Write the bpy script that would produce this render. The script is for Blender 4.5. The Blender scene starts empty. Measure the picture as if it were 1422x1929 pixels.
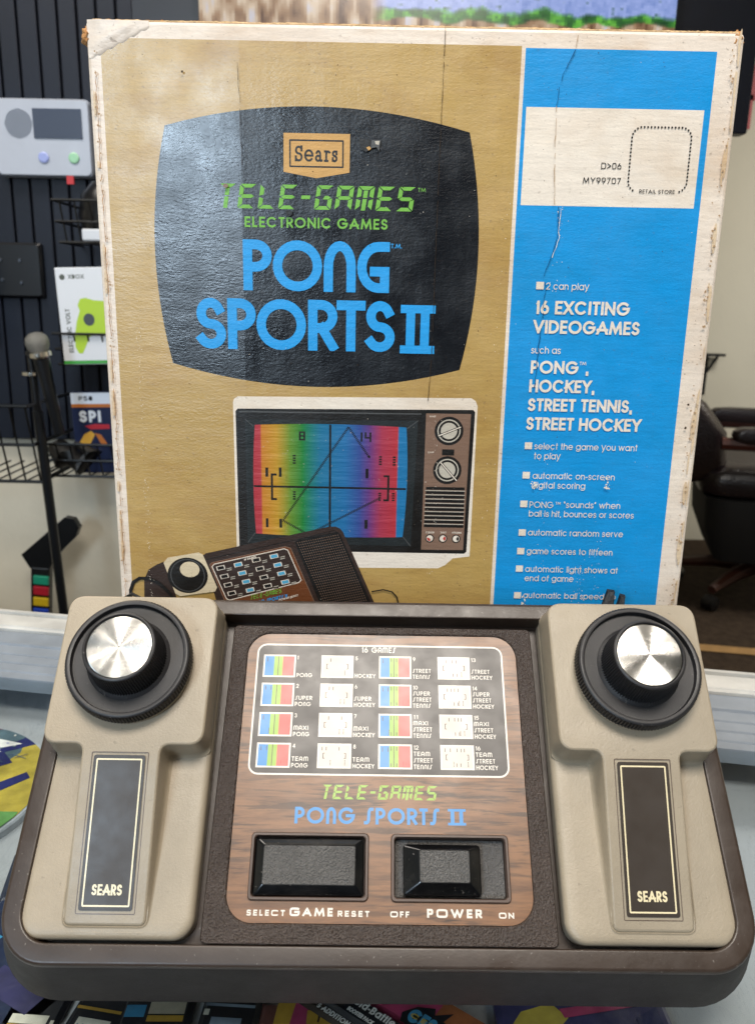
import bpy, bmesh, math, random
from mathutils import Matrix, Vector, noise
from mathutils.geometry import delaunay_2d_cdt

rnd = random.Random(7)
SC = bpy.context.scene
COL = SC.collection
PI = math.pi

# ------------------------------------------------------------------ camera, world, lamps
cam = bpy.data.cameras.new('camera')
cam.sensor_fit = 'VERTICAL'; cam.sensor_height = 36.0; cam.lens = 28.665
cam.clip_start = 0.01; cam.clip_end = 50
cam.dof.use_dof = True; cam.dof.focus_distance = 0.47; cam.dof.aperture_fstop = 15.0
co = bpy.data.objects.new('camera', cam); COL.objects.link(co)
co.matrix_world = (Matrix.Translation((0, 0, 0.352)) @ Matrix.Rotation(math.radians(90 - 14.5), 4, 'X')
                   @ Matrix.Rotation(math.radians(1.15), 4, 'Z'))
SC.camera = co

world = bpy.data.worlds.new('World'); SC.world = world; world.use_nodes = True
bg = world.node_tree.nodes['Background']
bg.inputs[0].default_value = (0.90, 0.94, 1.0, 1); bg.inputs[1].default_value = 0.07

def area(name, loc, target, sx, sy, watts, color):
    d = bpy.data.lights.new(name, 'AREA'); d.shape = 'RECTANGLE'; d.size = sx; d.size_y = sy
    d.energy = watts; d.color = color
    o = bpy.data.objects.new(name, d); COL.objects.link(o)
    o.location = loc
    o.rotation_euler = (Vector(target) - Vector(loc)).to_track_quat('-Z', 'Y').to_euler()
    return o

WARM = (1.0, 0.925, 0.83); COOL = (0.66, 0.83, 1.0)
area('ceiling_lamp', (0.05, -0.45, 1.74), (0.05, -0.45, 0), 0.85, 0.6, 42, WARM)
area('ceiling_lamp', (-0.9, 0.95, 1.74), (-0.9, 0.95, 0), 1.2, 0.6, 26, WARM)
area('ceiling_lamp', (2.3, 2.4, 1.74), (2.3, 2.4, 0), 1.2, 0.6, 70, WARM)
area('ceiling_lamp', (-0.15, -2.2, 1.74), (-0.15, -1.9, 0), 1.2, 0.6, 9, WARM)  # added lamp, unseen behind the camera, to wash the carton's top with sheen
area('window_light', (-1.20, -2.3, 1.05), (-0.12, 0.53, 0.40), 0.6, 0.9, 46, COOL)

SC.view_settings.view_transform = 'Standard'
SC.view_settings.look = 'None'
SC.view_settings.exposure = 0.05
SC.view_settings.gamma = 1.0
SC.render.engine = 'CYCLES'
SC.cycles.use_denoising = True
SC.cycles.max_bounces = 8
SC.cycles.transparent_max_bounces = 12

# ------------------------------------------------------------------ materials
def srgb(h):
    h = h.lstrip('#')
    v = [int(h[i:i + 2], 16) / 255 for i in (0, 2, 4)]
    return tuple(x / 12.92 if x <= .04045 else ((x + .055) / 1.055) ** 2.4 for x in v) + (1,)

class Nodes:
    def __init__(s, name):
        s.m = bpy.data.materials.new(name); s.m.use_nodes = True
        s.t = s.m.node_tree; s.b = s.t.nodes['Principled BSDF']; s._c = None
    def new(s, typ, **kw):
        n = s.t.nodes.new(typ)
        for k, v in kw.items(): setattr(n, k, v)
        return n
    def put(s, sock, v):
        if hasattr(v, 'is_linked'): s.t.links.new(v, sock)
        else: sock.default_value = v
    def coord(s, stretch=(1, 1, 1), off=(0, 0, 0)):
        if s._c is None: s._c = s.new('ShaderNodeTexCoord')
        mp = s.new('ShaderNodeMapping')
        s.t.links.new(s._c.outputs['Object'], mp.inputs[0])
        mp.inputs['Scale'].default_value = stretch; mp.inputs['Location'].default_value = off
        return mp.outputs[0]
    def noise(s, scale, detail=3, rough=.55, stretch=(1, 1, 1), off=(0, 0, 0), dist=0):
        n = s.new('ShaderNodeTexNoise')
        s.t.links.new(s.coord(stretch, off), n.inputs['Vector'])
        n.inputs['Scale'].default_value = scale; n.inputs['Detail'].default_value = detail
        n.inputs['Roughness'].default_value = rough; n.inputs['Distortion'].default_value = dist
        return n.outputs['Fac']
    def ramp(s, fac, stops, interp='LINEAR'):
        r = s.new('ShaderNodeValToRGB'); r.color_ramp.interpolation = interp
        e = r.color_ramp.elements
        while len(e) < len(stops): e.new(.5)
        for el, (p, c) in zip(e, stops):
            el.position = p; el.color = c if isinstance(c, tuple) else (c, c, c, 1)
        s.put(r.inputs[0], fac); return r.outputs[0]
    def mix(s, fac, a, b, mode='MIX'):
        n = s.new('ShaderNodeMix', data_type='RGBA', blend_type=mode)
        s.put(n.inputs[0], fac); s.put(n.inputs[6], a); s.put(n.inputs[7], b)
        return n.outputs[2]
    def math(s, op, a, b=0.0):
        n = s.new('ShaderNodeMath', operation=op)
        s.put(n.inputs[0], a); s.put(n.inputs[1], b); return n.outputs[0]
    def bump(s, h, dist, strength=1.0, prev=None):
        n = s.new('ShaderNodeBump'); s.put(n.inputs['Height'], h)
        n.inputs['Distance'].default_value = dist; n.inputs['Strength'].default_value = strength
        if prev is not None: s.t.links.new(prev, n.inputs['Normal'])
        return n.outputs[0]
    def set(s, **kw):
        names = dict(color='Base Color', rough='Roughness', metal='Metallic', spec='Specular IOR Level', normal='Normal',
                     coat='Coat Weight', coat_rough='Coat Roughness', aniso='Anisotropic', tangent='Tangent',
                     emis='Emission Color', emis_s='Emission Strength')
        for k, v in kw.items(): s.put(s.b.inputs[names[k]], v)
        return s.m

def plain(name, col, rough=.5, metal=0.0, spec=.5, bump=None, var=0.0, vscale=20, emis=0.0):
    n = Nodes(name); c = srgb(col) if isinstance(col, str) else col
    out = c
    if var:
        out = n.mix(n.ramp(n.noise(vscale, 4), [(.3, 0.0), (.7, 1.0)]), tuple(x * (1 - var) for x in c[:3]) + (1,), tuple(min(1, x * (1 + var)) for x in c[:3]) + (1,))
    kw = dict(color=out, rough=rough, metal=metal, spec=spec)
    if bump: kw['normal'] = n.bump(n.noise(bump[0], 3), bump[1], bump[2] if len(bump) > 2 else .6)
    if emis: kw.update(emis=c, emis_s=emis)
    return n.set(**kw)

def paper(name, col, rough=.42, spec=.5, stain=.55, fibre=1.0, coat=0.0, fold=True):
    """old printed cardboard: stains, specks, fibres and the ripple of the corrugation"""
    n = Nodes(name); c = srgb(col)
    dirty = n.mix(1.0, c, (.66, .50, .33, 1), 'MULTIPLY')
    s1 = n.ramp(n.noise(14, 6, .62, (1, 1, 1.7), (3, 1, 2), .6), [(.46, 0.0), (.74, stain)])
    a = n.mix(s1, c, dirty)
    s2 = n.ramp(n.noise(60, 5, .6, (.45, 1, 1.6)), [(.55, 0.0), (.8, stain * .8)])
    a = n.mix(s2, a, dirty)
    sp = n.ramp(n.noise(420, 2, .5, (.8, 1, 1)), [(.645, 0.0), (.72, .7 * stain)])
    a = n.mix(sp, a, (.12, .07, .04, 1))
    pale = n.ramp(n.noise(11, 5, .6, (.8, 1, 1.3), (7, 0, 4)), [(.50, 0.0), (.75, .30 * min(1, stain * 2))])
    a = n.mix(pale, a, tuple(min(1, x * 1.35 + .03) for x in c[:3]) + (1,))
    lt = n.ramp(n.noise(700, 3, .7, (.6, 1, 1)), [(.3, 0.96), (.7, 1.03)])
    a = n.mix(1.0, a, lt, 'MULTIPLY')
    sx = n.new('ShaderNodeSeparateXYZ'); n.t.links.new(n.coord(), sx.inputs[0])
    def bend(x0, k):                                   # the board is folded a little at each vertical crease
        return n.math('MULTIPLY', n.math('MAXIMUM', n.math('SUBTRACT', x0, sx.outputs[0]), 0.0), k)
    fold_h = n.math('ADD', bend(-.1025, -.06), bend(.0165, -.008))
    bf = n.bump(fold_h, 1.0, 1.0)
    st = n.ramp(n.noise(260, 3, .6, (.18, 1, 2.0), (1, 0, 5)), [(.3, .91), (.7, 1.06)])
    a = n.mix(1.0, a, st, 'MULTIPLY')
    b0 = n.bump(n.noise(16, 3, .5, (2.2, 1, .2)), .0009 * fibre, .6, bf)
    b1 = n.bump(n.noise(60, 4, .6, (.5, 1, 1.7)), .0007 * fibre, .45, b0)
    b2 = n.bump(n.noise(620, 3, .7, (.6, 1, 1.2)), .00022, .8, b1)
    r = n.ramp(n.noise(35, 4), [(.3, max(.05, rough - .08)), (.7, rough + .10)])
    return n.set(color=a, rough=r, spec=spec, normal=b2, coat=coat, coat_rough=.3)

M = {}
M['board'] = paper('box_border_card', '#e0d2c3', .45, .6, .6)
M['gold'] = paper('box_gold_print', '#b19151', .37, .9, .55)
M['dark'] = paper('box_dark_print', '#080b11', .27, .8, .10, 1.0)
M['blue'] = paper('box_blue_print', '#0b8ed2', .42, .5, .22)
M['lettersky'] = paper('box_sky_lettering', '#1b97dd', .44, .5, .1)
M['lettergreen'] = paper('box_green_lettering', '#6fae3e', .44, .5, .1)
M['cream'] = paper('box_cream_print', '#e2d7c9', .5, .4, .35)
M['ink'] = paper('box_black_ink', '#15120f', .4, .5, .1)
M['tan'] = paper('box_badge_tan', '#c59a5c', .5, .4, .2)
M['creaseblue'] = paper('box_crease_blue', '#0a4f80', .6, .2, .1)
M['creasetan'] = paper('box_crease_tan', '#a98c6d', .6, .2, .1)
M['stain'] = paper('box_brown_stain', '#d3bd9f', .5, .4, .8)
M['crease'] = paper('box_crease', '#3a2c1e', .7, .2, .1)
M['scuff'] = paper('box_scuff', '#e6dccd', .7, .2, .1)
M['tvgrey'] = paper('box_picture_grey', '#1d2223', .42, .5, .1)
M['tvsoft'] = paper('box_picture_highlight', '#4a4b4b', .42, .5, .1)
M['tvpanel'] = paper('box_picture_brown', '#7d6353', .42, .5, .2)
M['tvsilver'] = paper('box_picture_silver', '#b9b2a4', .42, .5, .1)
M['picbrown'] = paper('box_picture_case', '#33251f', .42, .5, .15)
M['picwood'] = paper('box_picture_wood', '#6b3d20', .42, .5, .3)
M['piccell'] = paper('box_picture_cell', '#4f9fc0', .42, .5, .1)
M['pichead'] = paper('box_picture_beige', '#d3c3a4', .42, .5, .2)
M['red'] = paper('box_picture_red', '#b5352c', .42, .5, .1)
M['fluff'] = plain('torn_card_fibre', '#b08256', .9, spec=.1, var=.3, vscale=300, bump=(900, .001, 1))
M['fluffpale'] = plain('torn_card_pale', '#d9b78c', .9, spec=.1, var=.25, vscale=200, bump=(900, .001, 1))

def rainbow():
    n = Nodes('box_picture_screen')
    x = n.new('ShaderNodeSeparateXYZ'); n.t.links.new(n.coord(), x.inputs[0])
    t = n.math('MULTIPLY', n.math('ADD', x.outputs[0], .0981), 1 / .1)
    c = n.ramp(t, [(0, srgb('#c23a45')), (.045, srgb('#c5404a')), (.05, srgb('#d98a2c')), (.15, srgb('#d3a12f')), (.24, srgb('#6f9a30')), (.32, srgb('#1f8a3a')),
                   (.44, srgb('#1b7ca6')), (.60, srgb('#2177b4')), (.70, srgb('#3a53a0')), (.76, srgb('#6b3f8a')), (.84, srgb('#b63a55')), (.945, srgb('#c8373f')), (.95, srgb('#1d80bb')), (1, srgb('#1d80bb'))])
    sp = n.ramp(n.noise(420, 2), [(.68, 0.0), (.76, .5)])
    a = n.mix(sp, n.mix(1.0, c, (.72, .72, .72, 1), 'MULTIPLY'), (.5, .45, .4, 1))
    b = n.bump(n.noise(55, 4, .62, (.32, 1, 2.2)), .0016, .6)
    return n.set(color=a, rough=.45, normal=b)
M['rainbow'] = rainbow()

def plastic(name, col, rough, grain_scale, grain, spec=.5, var=.12, grime=0.0, specks=0.0, dust=0.0):
    n = Nodes(name); c = srgb(col)
    a = n.mix(n.ramp(n.noise(30, 5, .6), [(.35, 0.0), (.65, 1.0)]), tuple(x * (1 - var) for x in c[:3]) + (1,), tuple(x * (1 + var) for x in c[:3]) + (1,))
    if grime:
        a = n.mix(n.ramp(n.noise(70, 6, .7, (1, 1, 1), (5, 2, 1)), [(.60, 0.0), (.78, grime)]), a, tuple(min(1, x * 2.2 + .02) for x in c[:3]) + (1,))
    if dust:
        a = n.mix(n.ramp(n.noise(520, 2, .5, (1, 1, 1), (4, 3, 1)), [(.70, 0.0), (.75, dust)]), a, (.32, .29, .26, 1))
        a = n.mix(n.ramp(n.noise(18, 6, .7, (1, 1.5, 1), (1, 7, 3), .8), [(.50, 0.0), (.75, dust * .25)]), a, (.25, .22, .20, 1))
    if specks:
        a = n.mix(n.ramp(n.noise(330, 2, .5, (1, 1, 1), (2, 8, 1)), [(.715, 0.0), (.76, specks)]), a, tuple(x * .35 for x in c[:3]) + (1,))
        a = n.mix(n.ramp(n.noise(24, 6, .7, (1, .6, 1), (9, 1, 3), .5), [(.52, 0.0), (.72, specks * .55)]), a, (c[0] * .80, c[1] * .72, c[2] * .58, 1))
    b = n.bump(n.noise(grain_scale, 3, .6), grain, .8)
    r = n.ramp(n.noise(45, 5, .65, (1, 1, 1), (1, 4, 2)), [(.3, rough - .07), (.7, rough + .09)])
    return n.set(color=a, rough=r, spec=spec, normal=b)
M['case'] = plastic('brown_case_plastic', '#33271f', .38, 500, .00008, .5, .10, .25, 0, .35)
M['wallgrain_shaded'] = plastic('shaded_case_wall_plastic', '#2a2522', .62, 900, .00015, .3, .10, .1)  # grainy matte finish, with the front wall's shade also darkened into its colour
M['beige'] = plastic('beige_controller_plastic', '#978b78', .42, 900, .00020, .5, .07, .0, .32)
M['black'] = plastic('black_dial_plastic', '#1f1e20', .46, 900, .00005, .5, .2, 0, 0, .22)
M['gloss'] = plastic('glossy_black_plastic', '#0a0b0d', .20, 300, .00002, .5, .1, 0, 0, .25)
M['trim'] = plastic('brown_trim_plastic', '#4b3b33', .38, 600, .00005, .5, .1)

def leatherette(name, col, scale, hgt, rough):
    n = Nodes(name); c = srgb(col)
    v = n.new('ShaderNodeTexVoronoi', feature='SMOOTH_F1'); n.t.links.new(n.coord(), v.inputs['Vector'])
    v.inputs['Scale'].default_value = scale
    h = n.math('ADD', v.outputs['Distance'], n.noise(scale * 1.3, 3, .6))
    b = n.bump(h, hgt, 1.0)
    a = n.mix(n.ramp(n.noise(40, 5), [(.3, 0.0), (.7, 1.0)]), tuple(x * .85 for x in c[:3]) + (1,), tuple(x * 1.15 for x in c[:3]) + (1,))
    return n.set(color=a, rough=rough, spec=.6, normal=b)
M['plate'] = leatherette('pebbled_brown_plastic', '#40352f', 980, .0010, .32)
M['pebble'] = leatherette('pebbled_button_face', '#565452', 1050, .0009, .32)

def wood():
    n = Nodes('printed_wood_grain')
    g = n.noise(115, 8, .72, (.12, 1, 1), (0, 0, 0), .5)
    g2 = n.noise(330, 5, .65, (.085, 1, 1), (2, 2, 0), .25)
    a = n.ramp(g, [(.28, srgb('#472d1b')), (.42, srgb('#69462b')), (.55, srgb('#7d5636')), (.72, srgb('#654327'))])
    d = n.ramp(g2, [(.49, 0.0), (.58, .95)])
    d2 = n.ramp(n.noise(26, 3, .5, (.3, 1, 1)), [(.35, .15), (.62, 1.0)])
    a = n.mix(n.math('MULTIPLY', d, d2), a, srgb('#332013'))
    r = n.ramp(n.noise(60, 4), [(.3, .32), (.7, .42)])
    return n.set(color=a, rough=r, spec=.6, normal=n.bump(n.noise(600, 3), .00003, .6))
M['wood'] = wood()

def inlay_print(name, col, rough=.36):
    n = Nodes(name)
    c = srgb(col)
    a = n.mix(n.ramp(n.noise(90, 5, .6, (.5, 1, 1)), [(.3, 0.0), (.8, .5)]), c, tuple(min(1, x * 1.25 + .004) for x in c[:3]) + (1,))
    r = n.ramp(n.noise(60, 4), [(.3, rough - .04), (.7, rough + .08)])
    return n.set(color=a, rough=r, spec=.6, normal=n.bump(n.noise(600, 3), .00003, .6))
M['ip_dark'] = inlay_print('inlay_dark_panel', '#2b2522')
M['ip_white'] = inlay_print('inlay_white_print', '#cfc8bd')
M['ip_cell'] = inlay_print('inlay_cream_cell', '#bdb5a9')
M['ip_blue'] = inlay_print('inlay_blue_print', '#2c7ab4')
M['ip_green'] = inlay_print('inlay_green_print', '#84a63a')
M['ip_red'] = inlay_print('inlay_red_print', '#d8504a')
M['ip_line'] = inlay_print('inlay_brown_line', '#4a2f26')
M['label_dark'] = inlay_print('grip_label_brown', '#30271f', .42)
M['label_gold'] = inlay_print('grip_label_cream', '#d9cba6', .33)

def spun():
    n = Nodes('spun_aluminium')
    t = n.new('ShaderNodeTangent', direction_type='RADIAL', axis='Z')
    sc = n.ramp(n.noise(160, 5, .7), [(.35, .21), (.75, .33)])
    x = n.new('ShaderNodeSeparateXYZ'); n.t.links.new(n.coord(), x.inputs[0])
    ang = n.math('ARCTAN2', x.outputs[1], x.outputs[0])
    w = n.math('SINE', n.math('MULTIPLY', ang, 4.0)); w2 = n.math('SINE', n.math('ADD', n.math('MULTIPLY', ang, 7.0), 1.3))
    rad = n.math('SQRT', n.math('ADD', n.math('MULTIPLY', x.outputs[0], x.outputs[0]), n.math('MULTIPLY', x.outputs[1], x.outputs[1])))
    wob = n.math('MULTIPLY', n.math('ADD', w, n.math('MULTIPLY', w2, .6)), rad)
    grv = n.math('SINE', n.math('MULTIPLY', rad, 9000.0))
    nb = n.bump(n.math('ADD', n.math('MULTIPLY', wob, .030), n.math('MULTIPLY', grv, .000012)), 1.0, 1.0)
    return n.set(color=(.43, .42, .40, 1), metal=1.0, rough=sc, aniso=.94, tangent=t.outputs[0], normal=nb)
M['spun'] = spun()
M['alu'] = plain('brushed_rail_aluminium', (.20, .23, .27, 1), .5, 0.0, .5, (400, .0002), .12, 25)
M['alulight'] = plain('worn_rail_lip', (.47, .47, .45, 1), .5, 0.0, .5, (200, .0006), .22, 18)
M['aludark'] = plain('rail_shadow_strip', (.33, .36, .40, 1), .45, 0.6, .5)

def glass():
    n = Nodes('counter_glass'); t = n.t
    t.nodes.remove(n.b)
    tr = n.new('ShaderNodeBsdfTransparent'); tr.inputs[0].default_value = (.95, .97, .975, 1)
    gl = n.new('ShaderNodeBsdfGlossy'); gl.inputs['Roughness'].default_value = .03
    lw = n.new('ShaderNodeLayerWeight'); lw.inputs[0].default_value = .5; fr = n.math('ADD', n.math('MULTIPLY', n.math('POWER', lw.outputs['Facing'], 5.0), .7), .03)
    mx = n.new('ShaderNodeMixShader')
    t.links.new(fr, mx.inputs[0]); t.links.new(tr.outputs[0], mx.inputs[1]); t.links.new(gl.outputs[0], mx.inputs[2])
    t.links.new(mx.outputs[0], t.nodes['Material Output'].inputs[0])
    return n.m
M['glass'] = glass()

# ------------------------------------------------------------------ mesh helpers
def empty(name, label, cat, mat=None, group=None):
    o = bpy.data.objects.new(name, None); COL.objects.link(o); o.empty_display_size = .02
    if mat is not None: o.matrix_world = mat
    tag(o, label, cat, group); return o

def tag(o, label=None, cat=None, group=None, kind=None):
    if label: o['label'] = label
    if cat: o['category'] = cat
    if group: o['group'] = group
    if kind: o['kind'] = kind
    return o

def copy_tree(o, parent=None):
    c = o.copy(); COL.objects.link(c)
    if parent is not None: c.parent = parent
    for ch in list(o.children): copy_tree(ch, c)
    return c

class MB:
    def __init__(s): s.v = []; s.f = []; s.m = []; s.sm = []
    def add(s, verts, faces, mi=0, smooth=False):
        k = len(s.v); s.v += [tuple(p) for p in verts]
        for f in faces: s.f.append(tuple(i + k for i in f)); s.m.append(mi); s.sm.append(smooth)
        return s
    def box(s, x0, x1, y0, y1, z0, z1, mi=0):
        v = [(x, y, z) for z in (z0, z1) for y in (y0, y1) for x in (x0, x1)]
        return s.add(v, [(0, 2, 3, 1), (4, 5, 7, 6), (0, 1, 5, 4), (2, 6, 7, 3), (0, 4, 6, 2), (1, 3, 7, 5)], mi)
    def loft(s, rings, mi=0, cap0=True, cap1=True, smooth=True, closed=True):
        n = len(rings[0]); v = [p for r in rings for p in r]; f = []
        for k in range(len(rings) - 1):
            for i in range(n if closed else n - 1):
                j = (i + 1) % n
                f.append((k * n + i, k * n + j, (k + 1) * n + j, (k + 1) * n + i))
        s.add(v, f, mi, smooth)
        if cap0: s.add(rings[0], [tuple(range(n - 1, -1, -1))], mi, False)
        if cap1: s.add(rings[-1], [tuple(range(n))], mi, False)
        return s
    def tube(s, pts, r, n=8, mi=0, caps=True):
        pts = [Vector(p) for p in pts]; rings = []; ref = None
        for i, p in enumerate(pts):
            d = (pts[min(i + 1, len(pts) - 1)] - pts[max(i - 1, 0)]).normalized()
            if ref is None: ref = d.orthogonal().normalized()
            ref = (ref - d * ref.dot(d)).normalized(); b = d.cross(ref)
            rr_ = r[i] if isinstance(r, (list, tuple)) else r
            rings.append([p + (ref * math.cos(2 * PI * k / n) + b * math.sin(2 * PI * k / n)) * rr_ for k in range(n)])
        return s.loft(rings, mi, caps, caps)
    def lathe(s, prof, n=64, mi=0, cx=0, cy=0, cap0=False, cap1=False, teeth=None, smooth=True):
        rings = []
        for r, z, *t in prof:
            rg = []
            for k in range(n):
                q = r - (teeth if (t and t[0] and k % 4 > 1) else 0)
                rg.append((cx + q * math.cos(2 * PI * k / n), cy + q * math.sin(2 * PI * k / n), z))
            rings.append(rg)
        return s.loft(rings, mi, cap0, cap1, smooth)
    def tri(s, tv, tf, fn, mi=0): return s.add([fn(*p) for p in tv], tf, mi)
    def build(s, name, mats, parent=None, bevel=0, bseg=2, wn=False):
        me = bpy.data.meshes.new(name); me.from_pydata(s.v, [], s.f)
        if not isinstance(mats, (list, tuple)): mats = [mats]
        for m in mats: me.materials.append(m)
        me.polygons.foreach_set('material_index', s.m); me.polygons.foreach_set('use_smooth', s.sm)
        me.update()
        if any(s.sm): me.set_sharp_from_angle(angle=math.radians(38))
        o = bpy.data.objects.new(name, me); COL.objects.link(o)
        if any(s.sm): w = o.modifiers.new('normals', 'WEIGHTED_NORMAL'); w.keep_sharp = True
        if parent is not None: o.parent = parent
        if bevel:
            b = o.modifiers.new('edges', 'BEVEL'); b.width = bevel; b.segments = bseg; b.limit_method = 'ANGLE'; b.angle_limit = math.radians(35)
        return o

def rr(w, h, r, n=6, cx=0, cy=0):
    p = []
    for sx, sy, a0 in ((1, -1, -90), (1, 1, 0), (-1, 1, 90), (-1, -1, 180)):
        for k in range(n + 1):
            a = math.radians(a0 + 90 * k / n)
            p.append((cx + sx * (w / 2 - r) + r * math.cos(a), cy + sy * (h / 2 - r) + r * math.sin(a)))
    return p

def rpoly(cs, rad, n=8, inset=0.0):
    """rounded convex polygon (counter-clockwise corners), moved inward by inset"""
    m = len(cs); lines = []
    for i in range(m):
        a = Vector(cs[i]); b = Vector(cs[(i + 1) % m]); d = (b - a).normalized(); nn = Vector((-d.y, d.x))
        lines.append((a + nn * inset, d))
    out = []
    for i in range(m):
        p, d = lines[i - 1]; q, e = lines[i]
        cr = d.x * e.y - d.y * e.x
        t = ((q.x - p.x) * e.y - (q.y - p.y) * e.x) / cr
        c = p + d * t; r = max(.0004, rad[i] - inset)
        ang = math.acos(max(-1, min(1, d.dot(e)))); tl = r * math.tan(ang / 2)
        s0 = c - d * tl; ctr = s0 + Vector((-d.y, d.x)) * r
        a0 = math.atan2(s0.y - ctr.y, s0.x - ctr.x)
        for k in range(n + 1):
            a = a0 + ang * k / n; out.append((ctr.x + r * math.cos(a), ctr.y + r * math.sin(a)))
    return out

def z3(loop, z): return [(x, y, z) for x, y in loop]

def arc(cx, cy, rx, ry, a0, a1, n=None, e=2.0):
    n = n or max(3, int(abs(a1 - a0) / 14)); o = []
    for k in range(n + 1):
        a = math.radians(a0 + (a1 - a0) * k / n); c, s_ = math.cos(a), math.sin(a)
        o.append((cx + rx * math.copysign(abs(c) ** (2 / e), c), cy + ry * math.copysign(abs(s_) ** (2 / e), s_)))
    return o

def union(polys, holes=(), grid=0):
    """2-D polygons -> triangles of their union (minus the holes)"""
    vs = []; fs = []
    for p in list(polys) + list(holes):
        if sum(p[i - 1][0] * p[i][1] - p[i][0] * p[i - 1][1] for i in range(len(p))) < 0: p = p[::-1]
        k = len(vs); vs += [Vector(q) for q in p]; fs.append(list(range(k, k + len(p))))
    np_ = len(polys)
    if grid:
        xs = [v.x for v in vs]; ys = [v.y for v in vs]
        x = min(xs) + grid / 2
        while x < max(xs):
            y = min(ys) + grid / 2
            while y < max(ys): vs.append(Vector((x, y))); y += grid
            x += grid
    ov, oe, of, _, _, orig = delaunay_2d_cdt(vs, [], fs, 0, 1e-5)
    tris = [tuple(f) for f, o in zip(of, orig) if any(i < np_ for i in o) and not any(i >= np_ for i in o)]
    fixed = []
    for t in tris:
        a, b, c = ov[t[0]], ov[t[1]], ov[t[2]]
        fixed.append(t if (b - a).cross(c - a) > 0 else t[::-1])
    return [(v.x, v.y) for v in ov], fixed

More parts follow.
